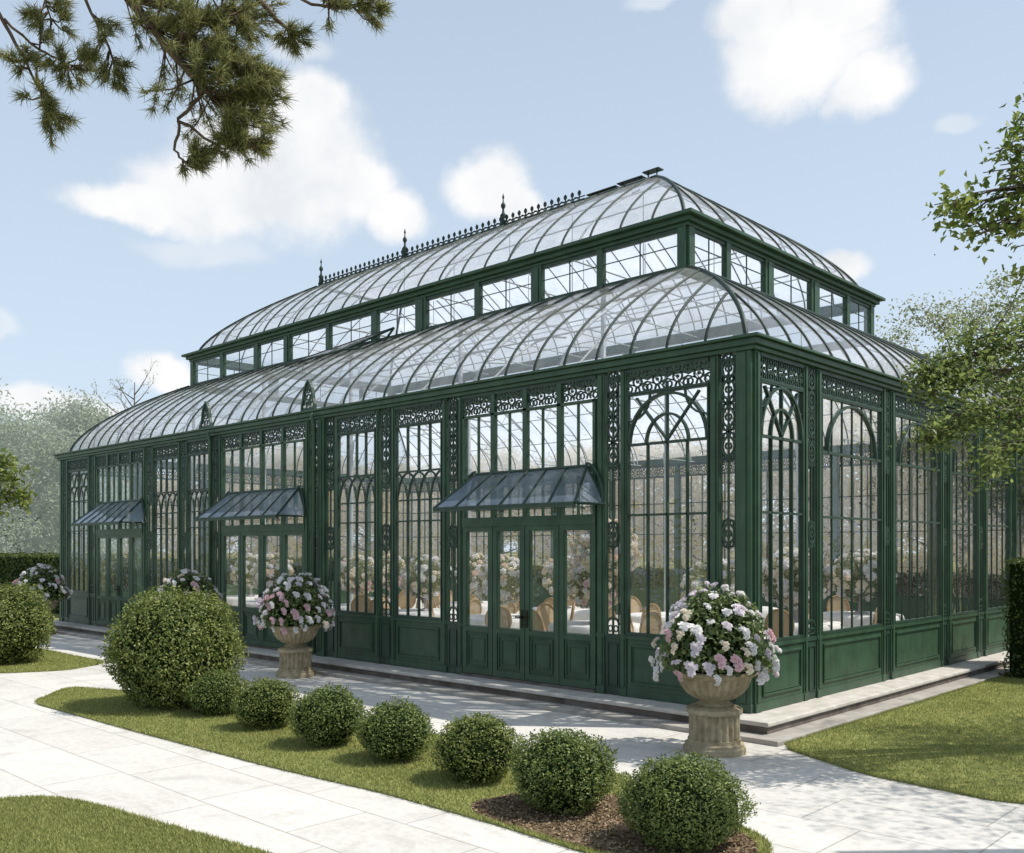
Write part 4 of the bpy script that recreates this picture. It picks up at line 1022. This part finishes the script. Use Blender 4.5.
# pine with a long bough hanging into the top left
def pine():
    base = at(-260, 548, 7.6); base.z = 0
    t = thing('pine_tree', 'pine tree whose needled bough hangs into the top left corner', 'tree', base)
    H = 9.6; tk = MB(); tk.tube([(0, 0, -.02), (.06, 0, 3), (-.04, .05, 6), (.05, 0, H)], [.26, .21, .16, .05], 10); tk.build('trunk', PBARK, t, smooth=True)
    rs = random.Random(5); nr = np.random.default_rng(5); tufts = []
    def L(px, py, d): return at(px, py, d)-base
    def bough(pts, r0, r1, name='bough'):
        m = MB(); P = [L(*p) for p in pts]; n = len(P)
        Q = []
        for i in range(n-1):
            for k in range(4): Q.append(P[i].lerp(P[i+1], k/4)+Vector((rs.gauss(0, .006), rs.gauss(0, .006), rs.gauss(0, .006))))
        Q.append(P[-1]); m.tube(Q, [r0+(r1-r0)*i/(len(Q)-1) for i in range(len(Q))], 6); return m, Q
    def twigs(m, Q, k, ln, lo=.2, drop=.0, bias=None, tn=3):
        n = len(Q)
        for i in range(k):
            q = lo+(1-lo)*rs.random(); j = min(n-2, int(q*(n-1))); b = Q[j]; d = (Q[j+1]-Q[j]).normalized()
            v = (d*.7+Vector((rs.gauss(0, .7), rs.gauss(0, .7), rs.gauss(-drop, .5)))+(bias or Vector())).normalized()
            e = b+v*ln*rs.uniform(.4, 1.1); mid = b.lerp(e, .5)+Vector((0, 0, -.03)); m.tube([b, mid, e], [.008, .006, .004], 4)
            for c in range(tn): tufts.append((b.lerp(e, .45+.55*(c+1)/tn), v, 1))
    right = R3
    top = (-260, -300, 7.6)
    m, Q = bough([top, (-60, -190, 7.3), (60, -80, 7.1), (120, -15, 7.0), (165, 45, 6.95), (205, 90, 6.9), (232, 120, 6.9)], .075, .012)
    twigs(m, Q, 125, .47, .50, .0, right*.5+Vector((0, 0, .30))); m2, Q2 = bough([(150, 20, 6.95), (205, 45, 6.85), (240, 68, 6.85), (252, 80, 6.85)], .02, .006)
    twigs(m2, Q2, 60, .26, .2, .0, right*.4)
    m3, Q3 = bough([(205, 90, 6.9), (180, 118, 6.9), (175, 150, 6.9), (185, 163, 6.9), (200, 160, 6.9)], .014, .005); twigs(m3, Q3, 12, .16, .65)
    m4, Q4 = bough([(178, 120, 6.9), (215, 145, 6.88), (235, 142, 6.88), (262, 140, 6.88)], .012, .005); twigs(m4, Q4, 26, .20, .35)
    m5, Q5 = bough([(140, 0, 7.0), (215, 15, 7.0), (240, 8, 7.0), (232, 25, 7.0)], .02, .006); twigs(m5, Q5, 44, .36, .15)
    m6, Q6 = bough([(60, -80, 7.1), (85, 0, 7.05), (110, 50, 7.05), (122, 85, 7.05)], .016, .005); twigs(m6, Q6, 16, .20, .4)
    m7, Q7 = bough([(-60, -190, 7.3), (-20, -20, 7.2), (5, 25, 7.2), (25, 60, 7.2), (40, 92, 7.2), (55, 112, 7.2)], .02, .005); twigs(m7, Q7, 24, .24, .55)
    m8, Q8 = bough([(5, 20, 7.2), (40, 50, 7.2), (62, 62, 7.2), (85, 70, 7.2)], .012, .005); twigs(m8, Q8, 18, .20, .3)
    m9, Q9 = bough([(10, -60, 7.2), (45, 0, 7.2), (52, 25, 7.2)], .012, .005); twigs(m9, Q9, 12, .18, .4)
    m10, Q10 = bough([top, (60, -240, 7.3), (200, -70, 7.1), (258, -5, 7.05), (282, 25, 7.05), (300, 38, 7.05)], .05, .006); twigs(m10, Q10, 10, .15, .85, .3)
    m11, Q11 = bough([(200, -70, 7.1), (270, -20, 7.05), (310, 5, 7.05), (345, 8, 7.05), (372, 3, 7.05)], .016, .005); twigs(m11, Q11, 22, .2, .5)
    for mm in (m, m2, m3, m4, m5, m6, m7, m8, m9, m10, m11): mm.build('bough', PBARK, t, smooth=True)
    V = []
    for p, v, s in tufts:
        k = 34; D = unit(np.array(v)*.9+nr.normal(0, .62, (k, 3))); ln = nr.uniform(.06, .125, (k, 1))
        B = np.array(p)+nr.normal(0, .012, (k, 3)); w = unit(np.cross(D, nr.normal(0, 1, (k, 3))))*.0032
        V.append(np.stack([B-w, B+w, B+D*ln], 1).reshape(-1, 3))
    V = np.concatenate(V); me = tri_mesh('needles', V, np.arange(len(V)).reshape(-1, 3), PINEN); link('needles', me, t)
pine()

# ------------------------------------------------------------------ sky, sun, camera
SUN_EL, SUN_AZ = math.radians(56), Vector((.78, .62))
w = bpy.data.worlds.new('World'); S.world = w; w.use_nodes = True; nt = w.node_tree; nt.nodes.clear()
out = nt.nodes.new('ShaderNodeOutputWorld')
sky = nt.nodes.new('ShaderNodeTexSky'); sky.sky_type = 'NISHITA'; sky.sun_disc = False
sky.sun_elevation = SUN_EL; sky.sun_rotation = math.atan2(SUN_AZ.x, SUN_AZ.y); sky.air_density = 1.0; sky.dust_density = 1.6; sky.ozone_density = 1.2
bg = nt.nodes.new('ShaderNodeBackground'); bg.inputs[1].default_value = .12
tc = nt.nodes.new('ShaderNodeTexCoord')
# haze: blend the sky towards a pale blue-white, stronger near the horizon
sep = nt.nodes.new('ShaderNodeSeparateXYZ'); nt.links.new(tc.outputs['Generated'], sep.inputs[0])
hz = nt.nodes.new('ShaderNodeMapRange'); hz.inputs['From Min'].default_value = 0; hz.inputs['From Max'].default_value = .55
hz.inputs['To Min'].default_value = .92; hz.inputs['To Max'].default_value = .55; nt.links.new(sep.outputs[2], hz.inputs[0])
mixh = N(nt, 'ShaderNodeMix', data_type='RGBA'); nt.links.new(hz.outputs[0], mixh.inputs[0])
nt.links.new(sky.outputs[0], mixh.inputs[6]); mixh.inputs[7].default_value = (6.05, 7.2, 8.45, 1)
nt.links.new(mixh.outputs[2], bg.inputs[0])
# clouds: soft ellipsoids on the sky sphere, broken up by noise
nz = nt.nodes.new('ShaderNodeTexNoise'); nz.inputs['Scale'].default_value = 7; nz.inputs['Detail'].default_value = 9; nz.inputs['Roughness'].default_value = .58
nt.links.new(tc.outputs['Generated'], nz.inputs['Vector'])
vs = N(nt, 'ShaderNodeVectorMath', operation='SUBTRACT'); nt.links.new(nz.outputs['Color'], vs.inputs[0]); vs.inputs[1].default_value = (.5, .5, .5)
vm = N(nt, 'ShaderNodeVectorMath', operation='SCALE'); nt.links.new(vs.outputs[0], vm.inputs[0]); vm.inputs['Scale'].default_value = .07
va = N(nt, 'ShaderNodeVectorMath', operation='ADD'); nt.links.new(tc.outputs['Generated'], va.inputs[0]); nt.links.new(vm.outputs[0], va.inputs[1])
D0 = va.outputs[0]
CL = [(300, 176, 112, 84, 1), (245, 165, 80, 56, 1), (205, 195, 95, 52, .9), (235, 195, 95, 45, .9), (350, 190, 62, 50, 1), (130, 200, 70, 30, .75), (310, 115, 50, 35, 1), (390, 215, 40, 32, .8),
      (800, 55, 92, 55, 1), (870, 85, 48, 40, 1), (755, 20, 55, 40, 1), (830, 10, 60, 50, 1),
      (488, 192, 54, 44, .95), (520, 208, 38, 30, .8), (45, 408, 100, 25, .9), (155, 372, 36, 18, .75), (838, 264, 36, 20, .75), (300, 62, 45, 18, .42), (650, 8, 46, 16, .42), (958, 122, 30, 14, .32), (0, 328, 28, 18, .4), (200, 250, 90, 22, .35),
      (-500, 120, 210, 60, .9), (-350, 300, 150, 40, .8), (1500, 150, 180, 70, .9), (1350, 330, 120, 40, .8)]
def dirv(px, py): return (F3+R3*((px-512)/FOC)+Vector((0, 0, (548-py)/FOC))).normalized()
chain = [None, None]
extra = [Vector((.5, -.7, .5)), Vector((-.3, -.9, .35)), Vector((.9, -.3, .4)), Vector((-.8, -.6, .45)), Vector((.1, -.5, .8)), Vector((.9, .4, .35))]
blobs = [(dirv(a, b), c/FOC, d/FOC, s_) for a, b, c, d, s_ in CL]+[(v.normalized(), .3, .13, .9) for v in extra]
for c0, ra, rb, st_ in blobs:
    ea = c0.cross(Vector((0, 0, 1))).normalized(); eb = ea.cross(c0).normalized()
    # gentle foreshortening: angular radii shrink away from the view axis
    k = max(.35, c0.dot(F3)); ra *= k; rb *= k
    da = N(nt, 'ShaderNodeVectorMath', operation='DOT_PRODUCT'); nt.links.new(D0, da.inputs[0]); da.inputs[1].default_value = ea/ra
    db = N(nt, 'ShaderNodeVectorMath', operation='DOT_PRODUCT'); nt.links.new(D0, db.inputs[0]); db.inputs[1].default_value = eb/rb
    dc = N(nt, 'ShaderNodeVectorMath', operation='DOT_PRODUCT'); nt.links.new(D0, dc.inputs[0]); dc.inputs[1].default_value = c0*-8
    mxn = N(nt, 'ShaderNodeMath', operation='MAXIMUM'); nt.links.new(dc.outputs['Value'], mxn.inputs[0]); mxn.inputs[1].default_value = 0
    # flat undersides: the lower half falls off faster
    ng = N(nt, 'ShaderNodeMath', operation='MULTIPLY'); nt.links.new(db.outputs['Value'], ng.inputs[0]); ng.inputs[1].default_value = -1.1
    ab = N(nt, 'ShaderNodeMath', operation='MAXIMUM'); nt.links.new(ng.outputs[0], ab.inputs[0]); nt.links.new(db.outputs['Value'], ab.inputs[1])
    cb = nt.nodes.new('ShaderNodeCombineXYZ'); nt.links.new(da.outputs['Value'], cb.inputs[0]); nt.links.new(ab.outputs[0], cb.inputs[1]); nt.links.new(mxn.outputs[0], cb.inputs[2])
    ln = N(nt, 'ShaderNodeVectorMath', operation='LENGTH'); nt.links.new(cb.outputs[0], ln.inputs[0])
    sb = N(nt, 'ShaderNodeMath', operation='SUBTRACT'); sb.inputs[0].default_value = 1.0; nt.links.new(ln.outputs['Value'], sb.inputs[1])
    k = 0 if st_ > .6 else 1
    if chain[k] is None: chain[k] = sb.outputs[0]
    else:
        mx = N(nt, 'ShaderNodeMath', operation='MAXIMUM'); nt.links.new(chain[k], mx.inputs[0]); nt.links.new(sb.outputs[0], mx.inputs[1]); chain[k] = mx.outputs[0]
nzd = nt.nodes.new('ShaderNodeTexNoise'); nzd.inputs['Scale'].default_value = 11; nzd.inputs['Detail'].default_value = 10; nzd.inputs['Roughness'].default_value = .6
nt.links.new(tc.outputs['Generated'], nzd.inputs['Vector'])
masks = []
for k, (top, f0, f1, am) in enumerate(((1.0, -.06, .44, 1.0), (.42, .0, .6, 1.0))):
    ma = N(nt, 'ShaderNodeMath', operation='MULTIPLY_ADD'); nt.links.new(nzd.outputs['Fac'], ma.inputs[0]); ma.inputs[1].default_value = am; ma.inputs[2].default_value = -am*.5
    ad = N(nt, 'ShaderNodeMath', operation='ADD'); nt.links.new(chain[k], ad.inputs[0]); nt.links.new(ma.outputs[0], ad.inputs[1])
    mr = nt.nodes.new('ShaderNodeMapRange'); mr.interpolation_type = 'SMOOTHSTEP'; mr.inputs['From Min'].default_value = f0; mr.inputs['From Max'].default_value = f1
    mr.inputs['To Min'].default_value = 0; mr.inputs['To Max'].default_value = top; nt.links.new(ad.outputs[0], mr.inputs[0]); masks.append(mr.outputs[0])
mxa = N(nt, 'ShaderNodeMath', operation='MAXIMUM'); nt.links.new(masks[0], mxa.inputs[0]); nt.links.new(masks[1], mxa.inputs[1]); acc = mxa.outputs[0]
nz2 = nt.nodes.new('ShaderNodeTexNoise'); nz2.inputs['Scale'].default_value = 9; nz2.inputs['Detail'].default_value = 7; nz2.inputs['Roughness'].default_value = .55
nt.links.new(tc.outputs['Generated'], nz2.inputs['Vector'])
shade = ramp(nt, nz2.outputs['Fac'], [(.36, (.82, .85, .89)), (.48, (.93, .945, .965)), (.58, (1.0, 1.0, 1.0))])
bg2 = nt.nodes.new('ShaderNodeBackground'); nt.links.new(shade, bg2.inputs[0]); bg2.inputs[1].default_value = 1.0
cm_ = nt.nodes.new('ShaderNodeMixShader'); nt.links.new(acc, cm_.inputs[0]); nt.links.new(bg.outputs[0], cm_.inputs[1]); nt.links.new(bg2.outputs[0], cm_.inputs[2])
nt.links.new(cm_.outputs[0], out.inputs[0])

sd = bpy.data.lights.new('sun', 'SUN'); sd.energy = 5.0; sd.angle = math.radians(.6); sd.color = (1, .955, .87)
so = bpy.data.objects.new('sun', sd); COL.objects.link(so); so.location = (20, 16, 30)
dv = Vector((SUN_AZ.x*math.cos(SUN_EL), SUN_AZ.y*math.cos(SUN_EL), math.sin(SUN_EL))).normalized()
so.rotation_euler = dv.to_track_quat('Z', 'Y').to_euler()

cd = bpy.data.cameras.new('camera'); cd.sensor_width = 36; cd.lens = 36*FOC/1024; cd.shift_y = (548-426.5)/1024; cd.clip_end = 2000; cd.clip_start = .1
co = bpy.data.objects.new('camera', cd); COL.objects.link(co); co.location = CAM
co.rotation_euler = Matrix((R3, Vector((0, 0, 1)), -F3)).transposed().to_euler()
S.camera = co
S.view_settings.view_transform = 'Standard'; S.view_settings.look = 'None'; S.view_settings.exposure = 0; S.view_settings.gamma = 1
S.render.engine = 'CYCLES'
S.cycles.transparent_max_bounces = 40; S.cycles.max_bounces = 8; S.cycles.diffuse_bounces = 4; S.cycles.glossy_bounces = 4
S.cycles.caustics_reflective = False; S.cycles.caustics_refractive = False
S.cycles.use_denoising = True; S.cycles.sample_clamp_indirect = 10
